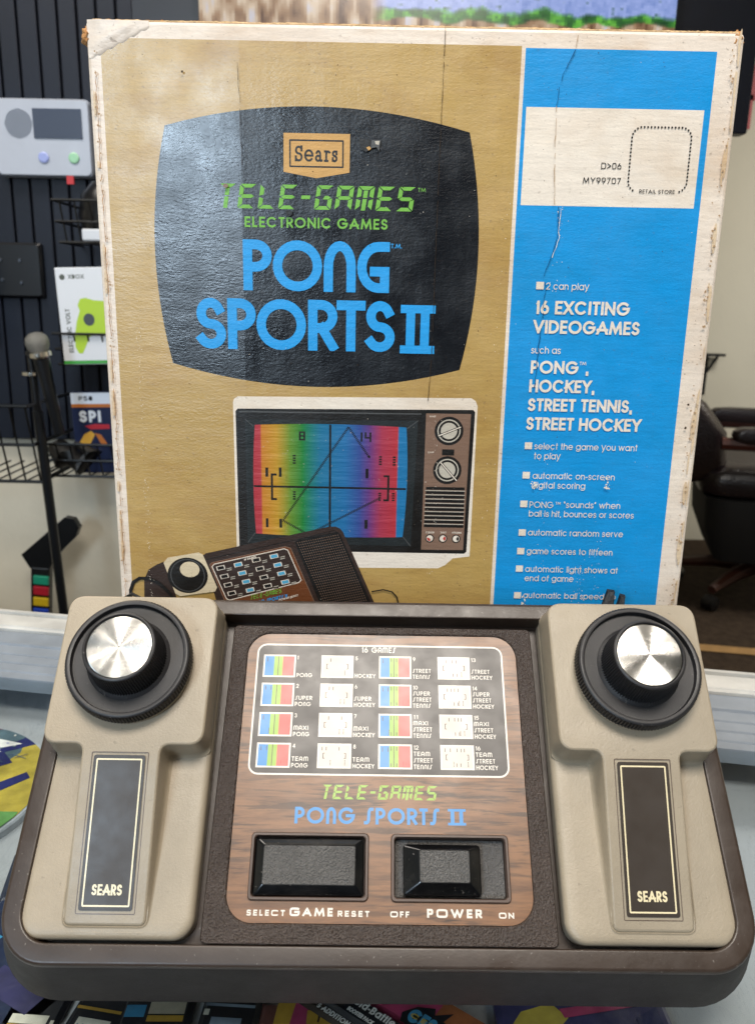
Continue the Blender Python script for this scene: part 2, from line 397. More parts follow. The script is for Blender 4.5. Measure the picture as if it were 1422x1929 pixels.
# ------------------------------------------------------------------ stroke lettering
def glyphs(e=2.0, style=''):
    A = lambda *a: arc(*a, None, e)
    X = .73
    bowl = lambda: A(.5, X / 2, .5, X / 2, 0, 360)
    g = {
     'A': (.86, [[(0, 0), (.5, 1), (1, 0)], [(.2, .3), (.8, .3)]]),
     'B': (.62, [[(0, 0), (0, 1), (.5, 1)] + A(.5, .76, .42, .24, 90, -90) + [(0, .52)], [(.5, .52)] + A(.5, .26, .5, .26, 90, -90) + [(0, 0)]]),
     'C': (.92, [A(.5, .5, .5, .5, 48, 312)]),
     'D': (.78, [[(0, 0), (0, 1), (.35, 1)] + A(.35, .5, .65, .5, 90, -90) + [(0, 0)]]),
     'E': (.54, [[(1, 1), (0, 1), (0, 0), (1, 0)], [(0, .5), (.9, .5)]]),
     'F': (.52, [[(1, 1), (0, 1), (0, 0)], [(0, .48), (.85, .48)]]),
     'G': (.96, [A(.5, .5, .5, .5, 48, 360) + [(1, .5), (.55, .5)]]),
     'H': (.70, [[(0, 0), (0, 1)], [(1, 0), (1, 1)], [(0, .5), (1, .5)]]),
     'I': (.0, [[(.5, 0), (.5, 1)]]),
     'K': (.66, [[(0, 0), (0, 1)], [(1, 1), (.05, .48)], [(.25, .6), (1, 0)]]),
     'L': (.48, [[(0, 1), (0, 0), (1, 0)]]),
     'M': (.98, [[(0, 0), (.12, 1), (.5, .12), (.88, 1), (1, 0)]]),
     'N': (.76, [[(0, 0), (0, 1), (1, 0), (1, 1)]]),
     'O': (1.0, [A(.5, .5, .5, .5, 0, 360)]),
     'P': (.58, [[(0, 0), (0, 1), (.42, 1)] + A(.42, .71, .58, .29, 90, -90) + [(0, .42)]]),
     'R': (.60, [[(0, 0), (0, 1), (.42, 1)] + A(.42, .72, .58, .28, 90, -90) + [(0, .44)], [(.45, .44), (1, 0)]]),
     'S': (.60, [A(.5, .745, .44, .255, 25, 270) + A(.5, .245, .5, .245, 88, -150)]),
     'T': (.56, [[(0, 1), (1, 1)], [(.5, 1), (.5, 0)]]),
     'U': (.70, [[(0, 1), (0, .35)] + A(.5, .35, .5, .35, 180, 360) + [(1, 1)]]),
     'V': (.80, [[(0, 1), (.5, 0), (1, 1)]]),
     'W': (1.1, [[(0, 1), (.26, 0), (.5, .9), (.74, 0), (1, 1)]]),
     'X': (.72, [[(0, 0), (1, 1)], [(0, 1), (1, 0)]]),
     'Y': (.72, [[(0, 1), (.5, .46), (1, 1)], [(.5, .46), (.5, 0)]]),
     '0': (.66, [A(.5, .5, .5, .5, 0, 360)]), '1': (.24, [[(0, .86), (1, 1), (1, 0)]]),
     '2': (.58, [A(.5, .70, .5, .30, 165, -35) + [(0, 0), (1, 0)]]),
     '3': (.56, [A(.48, .76, .44, .24, 150, -90) + A(.48, .26, .52, .26, 88, -150)]),
     '4': (.62, [[(.75, 0), (.75, 1), (0, .28), (1, .28)]]),
     '5': (.56, [[(.95, 1), (.15, 1), (.08, .56)] + A(.48, .32, .52, .32, 130, -150)]),
     '6': (.62, [A(.5, .31, .5, .31, 0, 360), [(.06, .42), (.55, 1)]]),
     '7': (.56, [[(0, 1), (1, 1), (.3, 0)]]),
     '8': (.58, [A(.5, .76, .42, .24, 0, 360), A(.5, .26, .5, .26, 0, 360)]),
     '9': (.62, [A(.5, .69, .5, .31, 0, 360), [(.94, .58), (.45, 0)]]),
     ',': (.10, [[(.6, .0), (.3, -.16)]]), '.': (.02, [[(.5, 0), (.5, .01)]]), '-': (.30, [[(0, .36), (1, .36)]]), '>': (.62, [[(0, .9), (1, .5), (0, .1)]]),
     '“': (.26, [[(.1, 1), (.3, .8)], [(.7, 1), (.9, .8)]]), '”': (.26, [[(.1, .8), (.3, 1)], [(.7, .8), (.9, 1)]]),
     'a': (.70, [bowl(), [(1, 0), (1, X)]]), 'b': (.70, [bowl(), [(0, 0), (0, 1)]]), 'c': (.66, [A(.5, X / 2, .5, X / 2, 45, 315)]),
     'd': (.70, [bowl(), [(1, 0), (1, 1)]]), 'e': (.70, [[(0, X / 2), (1, X / 2)] + A(.5, X / 2, .5, X / 2, 0, 318)]),
     'f': (.32, [[(.35, 0), (.35, .8)] + A(.85, .8, .5, .2, 180, 95), [(0, X), (1, X)]]),
     'g': (.70, [bowl(), [(1, X), (1, -.05)] + A(.5, -.05, .5, .22, 0, -150)]),
     'h': (.58, [[(0, 0), (0, 1)], A(.5, .40, .5, X - .40, 180, 0) + [(1, 0)]]), 'i': (.0, [[(.5, 0), (.5, X)], [(.5, .93), (.5, 1)]]), 'l': (.0, [[(.5, 0), (.5, 1)]]),
     'm': (.95, [[(0, 0), (0, X)], A(.25, .44, .25, X - .44, 180, 0) + [(.5, 0)], A(.75, .44, .25, X - .44, 180, 0) + [(1, 0)]]),
     'n': (.56, [[(0, 0), (0, X)], A(.5, .40, .5, X - .40, 180, 0) + [(1, 0)]]), 'o': (.70, [bowl()]), 'p': (.70, [bowl(), [(0, X), (0, -.27)]]),
     'r': (.28, [[(0, 0), (0, X)], A(.9, .42, .9, X - .42, 180, 100)]),
     's': (.46, [A(.5, .54, .44, .19, 20, 270) + A(.5, .17, .5, .18, 88, -155)]),
     't': (.32, [[(.5, 0), (.5, 1)], [(0, X), (1, X)]]), 'u': (.56, [[(1, X), (1, 0)], [(0, X), (0, .33)] + A(.5, .33, .5, .33, 180, 360)]),
     'v': (.60, [[(0, X), (.5, 0), (1, X)]]), 'w': (.90, [[(0, X), (.26, 0), (.5, X), (.74, 0), (1, X)]]), 'y': (.60, [[(0, X), (.5, .02)], [(1, X), (.32, -.27)]]),
    }
    if style == 'deco':
        g['S'] = (.55, [[(0, 0), (.22, 0)] + [(.36, .06), (.46, .2), (.54, .8), (.64, .94)] + [(.78, 1), (1, 1)]])
        g['N'] = (.58, [[(0, 0)] + A(.5, .58, .5, .42, 180, 0) + [(1, 0)]])
        g['M'] = (.86, [[(0, 0)] + A(.25, .72, .25, .28, 180, 0) + [(.5, 0)], [(.5, .7)] + A(.75, .72, .25, .28, 180, 0) + [(1, 0)]])
        g['A'] = (.62, [[(0, 0)] + A(.5, .58, .5, .42, 180, 0) + [(1, 0)], [(0, .34), (1, .34)]])
        g['T'] = (.5, [[(0, 1), (1, 1)], [(.5, 1), (.5, 0)]])
    if style == 'logo':
        g['N'] = (.64, [[(0, 0)] + A(.5, .50, .5, .50, 180, 0) + [(1, 0)]])
        g['G'] = (.66, [[(1, 1), (.72, 1)] + A(.72, .5, .72, .5, 90, 270) + [(1, 0), (1, .40), (.55, .40)]])
        g['O'] = (1.0, g['O'][1])
        g['P'] = (.58, [[(0, 0), (0, 1), (.4, 1)] + A(.4, .73, .6, .27, 90, -90) + [(0, .46)]])
    if style == 'slab':
        g['S'] = (.62, [A(.5, .74, .42, .24, 25, 270) + A(.5, .25, .46, .25, 88, -155), [(.95, .72), (.95, 1)], [(.05, 0), (.05, .28)]])
        g['a'] = (.58, [A(.42, .45, .32, .24, 150, 10) + [(.74, .08), (.84, 0), (1, .02)], A(.38, .18, .36, .18, 0, 360)])
        g['r'] = (.46, [[(.3, 0), (.3, .68), (.0, .68)], [(0, 0), (.6, 0)], A(.75, .40, .45, .28, 180, 50)])
        g['s'] = (.46, [A(.5, .53, .40, .16, 20, 270) + A(.5, .17, .45, .18, 88, -155), [(.92, .5), (.92, .68)], [(.08, .02), (.08, .2)]])
    return g
FONTS = {'': glyphs(), 'deco': glyphs(2, 'deco'), 'logo': glyphs(2, 'logo'), 'sq': glyphs(4.5), 'ocr': glyphs(3.4), 'slab': glyphs(2, 'slab')}

def clip(poly, y, keep_below):
    out = []
    for i in range(len(poly)):
        a, b = poly[i - 1], poly[i]
        ia = (a[1] <= y) if keep_below else (a[1] >= y); ib = (b[1] <= y) if keep_below else (b[1] >= y)
        if ia != ib:
            t = (y - a[1]) / (b[1] - a[1]); out.append((a[0] + t * (b[0] - a[0]), y))
        if ib: out.append(b)
    return out

def ribbon(pts, w, ext=None):
    pts = [Vector(p) for p in pts]
    q = [pts[0]]
    for p in pts[1:]:
        if (p - q[-1]).length > 1e-4: q.append(p)
    pts = q
    if len(pts) < 2: return []
    closed = (pts[0] - pts[-1]).length < 1e-3 and len(pts) > 3
    if closed: pts = pts[:-1]
    elif ext is not None:
        d0 = (pts[0] - pts[1]).normalized(); d1 = (pts[-1] - pts[-2]).normalized()
        pts[0] = pts[0] + d0 * ext; pts[-1] = pts[-1] + d1 * ext
    n = len(pts); out = []; h = w / 2
    D = [(pts[(i + 1) % n] - pts[i]).normalized() for i in range(n if closed else n - 1)]
    for i, d in enumerate(D):
        a, b = pts[i], pts[(i + 1) % n]; m = Vector((-d.y, d.x)) * h
        out.append([tuple(a - m), tuple(b - m), tuple(b + m), tuple(a + m)])
    for i in range(n if closed else n - 2):          # outer wedge at every joint
        d, e = (D[i - 1], D[i]) if closed else (D[i], D[i + 1])
        p = pts[i] if closed else pts[i + 1]
        cr = d.x * e.y - d.y * e.x
        if abs(cr) < 1e-5: continue
        sg = -1 if cr > 0 else 1
        n1 = Vector((-d.y, d.x)) * h * sg; n2 = Vector((-e.y, e.x)) * h * sg
        mt = n1 + n2; k = mt.length_squared
        poly = [p, p + n1]
        if k > .12 * h * h: poly.append(p + mt * (2 * h * h / k))
        poly.append(p + n2)
        out.append([tuple(q) for q in poly])
    return out

def text(s, x0, y0, x1, cap, w=.17, style='', gap=.10, space=.34, slant=0.0, y1=None):
    """list of letters (each a list of polygons), fitted between x0 and x1 on the baseline; w = stroke width / cap height"""
    G = FONTS[style]; x = 0; items = []
    for ch in s:
        if ch == ' ': x += space; continue
        W, st = G[ch]; wd = W if W > w else (w if W == 0 else max(W, w)); items.append((ch, x, wd, st)); x += wd + gap
    total = x - gap; sx = (x1 - x0) / (total * cap); out = []
    for ch, ox, wd, st in items:
        ps = []
        diag = ch in 'AVWMNKXYvwy' and style == ''
        for stroke in st:
            pl = [(w / 2 + u * max(0, wd - w), w / 2 + v * (1 - w)) for u, v in stroke]
            cc = stroke[0] == stroke[-1]
            for q in ribbon([(a * sx, b) for a, b in pl], w, w * (1.2 if diag else .5)):
                if ch.isupper() or ch.isdigit() or ch in 'vw': 
                    q = clip(q, 1.0 if not ch.islower() else w / 2 + .73 * (1 - w) + w / 2, True); q = clip(q, 0.0, False) if q else q
                if len(q) >= 3: ps.append(q)
        dy = (y1 - y0) if y1 is not None else 0
        out.append([[(x0 + (ox * sx + a + slant * b) * cap, y0 + b * cap + dy * (ox * sx) * cap / (x1 - x0)) for a, b in q] for q in ps])
    return out

def seg7(s, x0, y0, x1, cap, slant=.16, t=.15):
    W = .60; g = .025; cw = {'-': .42}
    H = 1.0; tot = sum(cw.get(c, W) for c in s) + .14 * (len(s) - 1)
    sx = (x1 - x0 - slant * cap) / (tot * cap); x = 0; out = []
    seg = {'a': [(g, 1), (W - g, 1), (W - g - t, 1 - t), (g + t, 1 - t)], 'd': [(g, 0), (g + t, t), (W - g - t, t), (W - g, 0)],
           'f': [(0, 1 - g), (t, 1 - t - g), (t, .5 + t * .55), (0, .5 + g)], 'e': [(0, g), (0, .5 - g), (t, .5 - t * .55), (t, t + g)],
           'b': [(W, 1 - g), (W, .5 + g), (W - t, .5 + t * .55), (W - t, 1 - t - g)], 'c': [(W, g), (W - t, t + g), (W - t, .5 - t * .55), (W, .5 - g)],
           'g': [(g * 2, .5), (t, .5 + t / 2), (W - t, .5 + t / 2), (W - 2 * g, .5), (W - t, .5 - t / 2), (t, .5 - t / 2)],
           'h': [(W * .55, .5 + t / 2), (W - t, .5 + t / 2), (W - 2 * g, .5), (W - t, .5 - t / 2), (W * .45, .5 - t / 2)],
           'v': [(W / 2 - t / 2, 1 - t - g), (W / 2 + t / 2, 1 - t - g), (W / 2 + t / 2, .5 + g), (W / 2 - t / 2, .5 + g)],
           'w': [(W / 2 - t / 2, .5 - g), (W / 2 + t / 2, .5 - g), (W / 2 + t / 2, 0), (W / 2 - t / 2, 0)],
           'm': [(.04, .5 + t / 2), (.36, .5 + t / 2), (.36, .5 - t / 2), (.04, .5 - t / 2)]}
    use = {'T': 'avw', 'E': 'afged', 'L': 'fed', '-': 'm', 'G': 'afedch', 'A': 'afebcg', 'M': 'afebcvw', 'S': 'afgcd'}
    for c in s:
        for k in use[c]:
            out.append([[(x0 + ((x + a) * sx + slant * b) * cap, y0 + b * cap) for a, b in seg[k]]])
        x += cw.get(c, W) + .14
    return out

def frame_poly(w, h, r, t, cx, cy, n=5):
    """outline ring as quads"""
    a = rr(w, h, r, n, cx, cy); b = rr(w - 2 * t, h - 2 * t, max(.05, r - t), n, cx, cy); m = len(a)
    return [[a[i], a[(i + 1) % m], b[(i + 1) % m], b[i]] for i in range(m)]
def rect(x0, x1, y0, y1): return [(x0, y0), (x1, y0), (x1, y1), (x0, y1)]
def ell(cx, cy, rx, ry, n=28): return arc(cx, cy, rx, ry, 0, 360 - 360 / n, n - 1)
def ringpoly(cx, cy, r0, r1, n=28):
    a = ell(cx, cy, r1, r1, n); b = ell(cx, cy, r0, r0, n)
    return [[a[i], a[(i + 1) % n], b[(i + 1) % n], b[i]] for i in range(n)]

# ------------------------------------------------------------------ the room
def room():
    wl = plain('painted_wall', '#d6d0bf', .7, var=.08, vscale=3, bump=(60, .002, .3))
    m = MB(); m.box(-2.6, .62, 1.83, 1.93, -.80, 1.75); tag(m.build('wall', wl), kind='structure')
    m = MB(); m.box(-2.6, 4.6, 4.02, 4.12, -.80, 1.75); tag(m.build('wall', plain('far_wall_paint', '#b5b3a6', .75, var=.05, vscale=2, bump=(80, .002, .3))), kind='structure')
    m = MB(); m.box(3.4, 3.5, -3.2, 4.02, -.80, 1.75); tag(m.build('wall', wl), kind='structure')
    m = MB(); m.box(-2.7, -2.6, -3.2, 4.02, -.80, 1.75); tag(m.build('wall', wl), kind='structure')
    m = MB(); m.box(-2.7, 4.6, -3.2, 4.12, -.85, -.80)
    tag(m.build('floor', plain('worn_carpet', '#40362d', .95, spec=.1, var=.3, vscale=30, bump=(300, .01, 1))), kind='structure')
    m = MB(); m.box(-2.7, 4.6, -3.2, 4.12, 1.75, 1.80); tag(m.build('ceiling', plain('ceiling_paint', '#d8d5cc', .9)), kind='structure')
    m = MB(); m.add([(1.10, 2.62, -.796), (2.2, 2.44, -.796), (2.2, 2.50, -.796), (1.10, 2.68, -.796)], [(0, 1, 2, 3)])
    tag(m.build('floor_strip', plain('tan_transition_strip', '#8a6c42', .6, var=.2)), 'narrow tan strip running across the dark carpet', 'floor strip')
room()

def slat_panel():
    navy = plain('navy_board_paint', '#101725', .5, spec=.3, var=.2, vscale=6, bump=(120, .0008, .4))
    dk = plain('groove_dark', '#0b0f1a', .8)
    m = MB(); m.box(-1.6, .60, 1.812, 1.829, .0385, 1.72, 1)
    x = -1.6
    while x < .59:
        w = .038 + .004 * rnd.random()
        m.box(x, min(x + w - .0045, .60), 1.80, 1.8118, .039, 1.719, 0); x += w
    o = m.build('wall_panel', [navy, dk], bevel=.002, bseg=2)
    tag(o, 'navy board wall panel with vertical grooves above the pale wall', 'wall panel')
slat_panel()

def television():
    t = empty('television', 'wide screen with a pixelated green and brown picture above the box', 'television', Matrix.Translation((.1, 1.79, .85)))
    m = MB(); m.box(-.59, .612, -.045, -.011, -.165, .80); m.build('back_board', plain('screen_surround_black', '#0a0d18', .35, var=.15), t, bevel=.003)
    n = Nodes('screen_picture')
    mp = n.coord((1, 1, 1))
    sx = n.new('ShaderNodeVectorMath', operation='SNAP'); n.t.links.new(mp, sx.inputs[0]); sx.inputs[1].default_value = (.0055, 1, .0045)
    def nz(scale, off, st=(1, 1, 1)):
        mm = n.new('ShaderNodeMapping'); n.t.links.new(sx.outputs[0], mm.inputs[0]); mm.inputs['Location'].default_value = off; mm.inputs['Scale'].default_value = st
        q = n.new('ShaderNodeTexNoise'); n.t.links.new(mm.outputs[0], q.inputs['Vector']); q.inputs['Scale'].default_value = scale; q.inputs['Detail'].default_value = 3; return q.outputs['Fac']
    brown = n.ramp(nz(40, (0, 0, 0), (1, 1, .3)), [(.32, srgb('#4f2f1c')), (.48, srgb('#9a7a5c')), (.6, srgb('#cbb79f')), (.74, srgb('#b9c0d8'))])
    green = n.ramp(nz(34, (4, 0, 2)), [(.34, srgb('#123f1d')), (.5, srgb('#2c6b2a')), (.6, srgb('#63b23c')), (.72, srgb('#39703a'))])
    lav = n.ramp(nz(60, (9, 0, 7)), [(.3, srgb('#6f86c2')), (.6, srgb('#97a8de')), (.7, srgb('#335f50'))])
    sep = n.new('ShaderNodeSeparateXYZ'); n.t.links.new(mp, sep.inputs[0])
    zz = n.math('ADD', sep.outputs[2], n.math('MULTIPLY', n.math('SUBTRACT', nz(14, (1, 0, 5)), .5), .05))
    right = n.ramp(n.math('ADD', n.math('MULTIPLY', sep.outputs[0], 1.2), .52), [(.36, 0.0), (.40, 1.0)])
    c1 = n.mix(n.ramp(zz, [(.020, 0.0), (.024, 1.0)]), brown, green)
    c2 = n.mix(n.ramp(zz, [(.038, 0.0), (.042, 1.0)]), c1, lav)
    c3 = n.mix(right, brown, c2)
    n.set(color=(.01, .01, .01, 1), rough=.2, emis=c3, emis_s=1.0)
    m = MB(); m.box(-.458, .447, -.051, -.0455, -.02, .50); m.build('screen', n.m, t)
    m = MB(); m.box(-.470, -.4585, -.054, -.0455, -.03, .51); m.box(.4475, .46, -.054, -.0455, -.03, .51); m.box(-.4585, .4475, -.054, -.0455, -.03, -.0205)
    m.build('bezel', plain('screen_bezel', '#080a12', .3), t)
television()

def tube_path(m, pts, r, n=6): m.tube(pts, r, n)

wire = plain('black_wire', '#0a0b0d', .35, var=.1)
def wire_basket(label, x0, x1, y0, y1, z0, z1, r=.0022, step=.028):
    t = empty('wire_basket', label, 'wire basket', Matrix.Translation(((x0 + x1) / 2, y1, z0)), 'black wire baskets on the navy wall')
    cx, cy = (x0 + x1) / 2, y1
    m = MB()
    for z, k in ((z0, .82), (z1, 1.0), ((z0 + z1) / 2, .91)):
        yy = y1 + (y0 - y1) * k
        m.tube([(x0 - cx, 0, z - z0), (x0 - cx, yy - cy, z - z0), (x1 - cx, yy - cy, z - z0), (x1 - cx, 0, z - z0)], r * 1.3, 6)
    m.build('rim', wire, t)
    m = MB(); x = x0 + step / 2
    while x < x1:
        m.tube([(x - cx, 0, .001), (x - cx, (y0 - y1) * .82, .001), (x - cx, y0 - y1, z1 - z0)], r * .8, 5); x += step
    m.build('wires', wire, t); return t

def wall_goods():
    # alarm keypad
    t = empty('alarm_keypad', 'white wall keypad with a small dark screen and two round buttons', 'keypad', Matrix.Translation((-.688, 1.8, .657)))
    wht = plain('keypad_white_plastic', '#abb2c0', .35, var=.04)
    m = MB(); m.loft([z_xz(rr(.195, .146, .012, 5), 0), z_xz(rr(.195, .146, .012, 5), -.022), z_xz(rr(.188, .139, .010, 5), -.027)]); m.build('housing', wht, t)
    m = MB(); m.box(-.016, .081, -.0295, -.0272, -.001, .054); m.build('screen', plain('keypad_screen', '#4a5364', .15), t)
    m = MB()
    for i in range(-12, 13):
        for j in range(-12, 13):
            if i * i + j * j < 150: m.box(-.046 + i * .0022 - .0007, -.046 + i * .0022 + .0007, -.0285, -.0272, .026 + j * .0022 - .0007, .026 + j * .0022 + .0007)
    m.build('speaker_grille', plain('keypad_grille', '#8790a0', .6), t)
    for x, c in ((.0, '#93a0d6'), (.061, '#93c6a2')):
        m = MB(); m.loft([z_xz(ell(x, -.037, .0105, .0105), -.0272), z_xz(ell(x, -.037, .0105, .0105), -.0295), z_xz(ell(x, -.037, .008, .008), -.0305)]); m.build('button', plain('keypad_button', c, .3), t)
    # mounting plate, far left
    t = empty('wall_bracket', 'black square mounting plate with an arm at the far left of the navy wall', 'wall bracket', Matrix.Translation((-.80, 1.8, .40)))
    blk = plain('bracket_black', '#0c0e13', .3, var=.15)
    m = MB(); m.loft([z_xz(rr(.17, .112, .006, 4), 0), z_xz(rr(.17, .112, .006, 4), -.010), z_xz(rr(.16, .102, .005, 4), -.015)]); m.build('plate', blk, t)
    m = MB(); m.box(-.07, -.03, -.08, -.0155, -.15, .02); m.build('arm', blk, t, bevel=.004)
    steel = plain('steel_screw', '#5a5f68', .3, .8)
    for x, z in ((.0, .02), (.04, .02), (.0, -.02), (.04, -.025)):
        m = MB(); m.loft([z_xz(ell(x, z, .004, .004, 10), -.0152), z_xz(ell(x, z, .003, .003, 10), -.018)]); m.build('screw', steel, t)
    # baskets
    wire_basket('small wire basket under the white keypad holding a headset', -.632, -.45, 1.65, 1.798, .452, .527)
    wire_basket('wire basket holding the white and green boxed gamepad', -.655, -.42, 1.66, 1.798, .215, .277)
    wire_basket('wire basket holding the dark game case and black oddments', -.70, -.42, 1.64, 1.798, -.015, .057)
    wire_basket('wide empty wire basket at the left edge behind the microphone stand', -1.02, -.672, 1.55, 1.798, -.012, .145, .0026, .03)
    # headset in the small basket
    t = empty('headset', 'black headset with a red tag sitting in the small wire basket', 'headset', Matrix.Translation((-.545, 1.72, .458)))
    m = MB(); m.lathe([(.001, .115), (.03, .110), (.052, .085), (.060, .045), (.05, .012), (.03, 0), (.001, 0)], 28); m.build('shell', plain('headset_black', '#0b0c10', .3), t)
    m = MB(); m.box(-.035, .02, -.068, -.060, -.004, .018); m.build('visor', plain('headset_white', '#c9ced6', .4), t, bevel=.003)
    m = MB(); m.box(-.057, -.044, -.066, -.061, .098, .113); m.build('tag', plain('red_tag', '#b3252b', .5), t)
    # boxed gamepad
    t = empty('gamepad_box', 'white retail box with a lime green gamepad picture in a wire basket', 'game box', Matrix.Translation((-.545, 1.70, .2185)) @ Matrix.Rotation(math.radians(-2), 4, 'Y'))
    fl = lambda u, v, h=0: (u, -.0352 - h, v)
    m = MB(); m.box(-.092, .092, -.035, .035, 0, .188); m.build('carton', plain('white_carton', '#d5dae2', .4), t, bevel=.002)
    m = MB(); m.tri(*union([rect(-.0915, .0915, .0015, .008)]), lambda a, b: fl(a, b), 0)
    pad = [(-.060, .022), (-.066, .035), (-.064, .06), (-.058, .085), (-.050, .105), (-.053, .116), (-.047, .128), (-.036, .130), (-.02, .125), (.04, .12), (.06, .09), (.05, .04), (.03, .05), (-.01, .06), (-.035, .055), (-.045, .035), (-.052, .022)]
    m.tri(*union([pad]), lambda a, b: fl(a, b), 1)
    m.tri(*union([ell(-.033, .088, .011, .012)]), lambda a, b: fl(a, b, .0004), 2)
    m.tri(*union([ell(-.078, .170, .0055, .0055)] ), lambda a, b: fl(a, b), 3)
    for l in text('XBOX', -.066, .1665, -.035, .008, .2): m.tri(*union(l), lambda a, b: fl(a, b), 3)
    for l in text('ELECTRIC VOLT', 0, 0, .085, .009, .2): m.tri(*union(l), lambda a, b: fl(-.070 - b, .024 + a), 3)
    m.build('printed_front', [plain('box_green', '#3f9c3f', .4), plain('box_lime', '#a8c92c', .4), plain('box_gamepad_dark', '#3a4147', .4), plain('box_grey_ink', '#4a5048', .5)], t)
    # game case
    t = empty('game_case', 'dark blue game case with white title letters in the lower wire basket', 'game case', Matrix.Translation((-.570, 1.70, -.0115)) @ Matrix.Rotation(math.radians(-1.5), 4, 'Y'))
    m = MB(); m.box(-.067, .067, -.008, .008, 0, .171); m.build('case', plain('case_blue', '#1a2340', .25), t, bevel=.002)
    f2 = lambda u, v, h=0: (u, -.0083 - h, v)
    m = MB(); m.tri(*union([rect(-.0655, .0655, .146, .169)]), lambda a, b: f2(a, b), 0)
    m.tri(*union([rect(-.0655, .0655, .139, .146)]), lambda a, b: f2(a, b), 1)
    for l in text('SPI', -.052, .108, -.006, .024, .24, '', .1): m.tri(*union(l), lambda a, b: f2(a, b), 2)
    m.tri(*union([[(-.042, .100), (-.02, .104), (.01, .103), (.01, .094), (-.03, .093)]]), lambda a, b: f2(a, b), 3)
    m.tri(*union([[(-.060, .058), (-.045, .082), (-.03, .09), (-.022, .082), (-.035, .06), (-.052, .055)]]), lambda a, b: f2(a, b), 4)
    m.tri(*union([[(-.022, .085), (-.010, .06), (.005, .058), (-.01, .082)]]), lambda a, b: f2(a, b), 1)
    m.tri(*union([rect(-.063, -.047, .008, .030)]), lambda a, b: f2(a, b), 2)
    for l in text('T', -.059, .013, -.051, .012, .28): m.tri(*union(l), lambda a, b: f2(a, b, .0004), 5)
    for l in text('PS5', -.050, .153, -.02, .009, .2, 'sq'): m.tri(*union(l), lambda a, b: f2(a, b, .0004), 5)
    m.build('printed_cover', [plain('cover_white', '#c3cfe0', .3), plain('cover_orange', '#a9652e', .3), plain('cover_pale', '#c4ccd8', .3), plain('cover_red', '#a22533', .3), plain('cover_gold', '#c79a3c', .3), plain('cover_ink', '#10131c', .3)], t)
    # black oddments in the lower basket
    m = MB(); m.tube([(-.682, 1.70, .045), (-.66, 1.69, .02), (-.645, 1.69, .025), (-.63, 1.685, .01), (-.60, 1.69, .03), (-.64, 1.70, .05)], [.02, .03, .022, .026, .02, .008], 10)
    tag(m.build('coiled_cable', plain('cable_black', '#08090b', .5)), 'bundle of black cable lying in the lower wire basket', 'cable')
    # guitar shaped controller
    t = empty('guitar_controller', 'black toy guitar neck with five coloured fret buttons standing against the pale wall', 'guitar controller', Matrix.Translation((-.757, 1.73, -.36)) @ Matrix.Rotation(math.radians(5), 4, 'Y'))
    m = MB(); m.box(-.021, .021, -.012, .012, -.45, .125); m.build('neck', plain('guitar_black', '#101114', .35), t, bevel=.004)
    hs = [(-.022, .120), (.020, .120), (.030, .145), (.052, .175), (.078, .205), (.084, .226), (.072, .244), (.052, .246), (-.042, .150)]
    m = MB(); m.loft([[(x, .010, z) for x, z in hs], [(x, -.010, z) for x, z in hs]], smooth=False); m.build('headstock', plain('guitar_black', '#0d0e11', .3), t, bevel=.004)
    for z, c in ((.098, '#1d8f72'), (.073, '#a81e2e'), (.047, '#c6a81e'), (.021, '#1f3fa8'), (-.005, '#c8481f')):
        m = MB(); m.box(-.012, .022, -.020, -.0125, z - .0105, z + .0095); m.build('fret_button', plain('fret_' + c[1:], c, .35), t, bevel=.002)
    # microphone stand and microphone
    t = empty('microphone_stand', 'slim black microphone stand leaning in front of the navy wall', 'microphone stand', Matrix.Translation((-.63, 1.6, -.80)))
    dark = plain('stand_black', '#14161a', .3, .3)
    P = lambda z: (-.045 + (1.0 - z) * .045, 0, z)
    m = MB(); m.tube([P(.02), P(.93)], .0098, 12); m.build('lower_tube', dark, t)
    m = MB(); m.tube([P(.9305), P(1.035)], .0075, 12); m.build('upper_tube', dark, t)
    m = MB(); m.lathe([(.001, 0), (.13, 0), (.13, .012), (.03, .024), (.02, .03), (.001, .03)], 32, cx=P(0)[0]); m.build('base', dark, t)
    m = MB(); c = P(1.003); m.loft([z3(ell(c[0], 0, .021, .021, 20), 1.000), z3(ell(c[0], 0, .021, .021, 20), 1.006)]); m.build('collar', plain('chrome', '#c8c4bb', .2, 1.0), t)
    m = MB(); m.tube([P(1.0355), (P(1.04)[0] + .006, .0, 1.045), (P(1.04)[0] + .018, -.004, 1.06)], .012, 10); m.build('clip', dark, t)
    t = empty('microphone', 'silver headed microphone clipped on top of the slim black stand', 'microphone', Matrix.Translation((-.652, 1.58, .255)) @ Matrix.Rotation(math.radians(4), 4, 'X') @ Matrix.Rotation(math.radians(-8), 4, 'Y'))
    m = MB(); m.lathe([(.001, -.17), (.010, -.17), (.013, -.06), (.016, -.022)], 20); m.build('body', dark, t)
    m = MB(); m.lathe([(.017, -.0215), (.021, -.018), (.021, -.010), (.018, -.008)], 24); m.build('ring', plain('chrome', '#c8c4bb', .2, 1.0), t)
    m = MB(); m.lathe([(.018, -.0075), (.0215, .002), (.0222, .011), (.019, .020), (.011, .026), (.001, .028)], 24); m.build('head', plain('mic_mesh', '#8b8a86', .45, .8, bump=(900, .002, 1)), t)
def z_xz(loop, y): return [(x, y, z) for x, z in loop]
wall_goods()

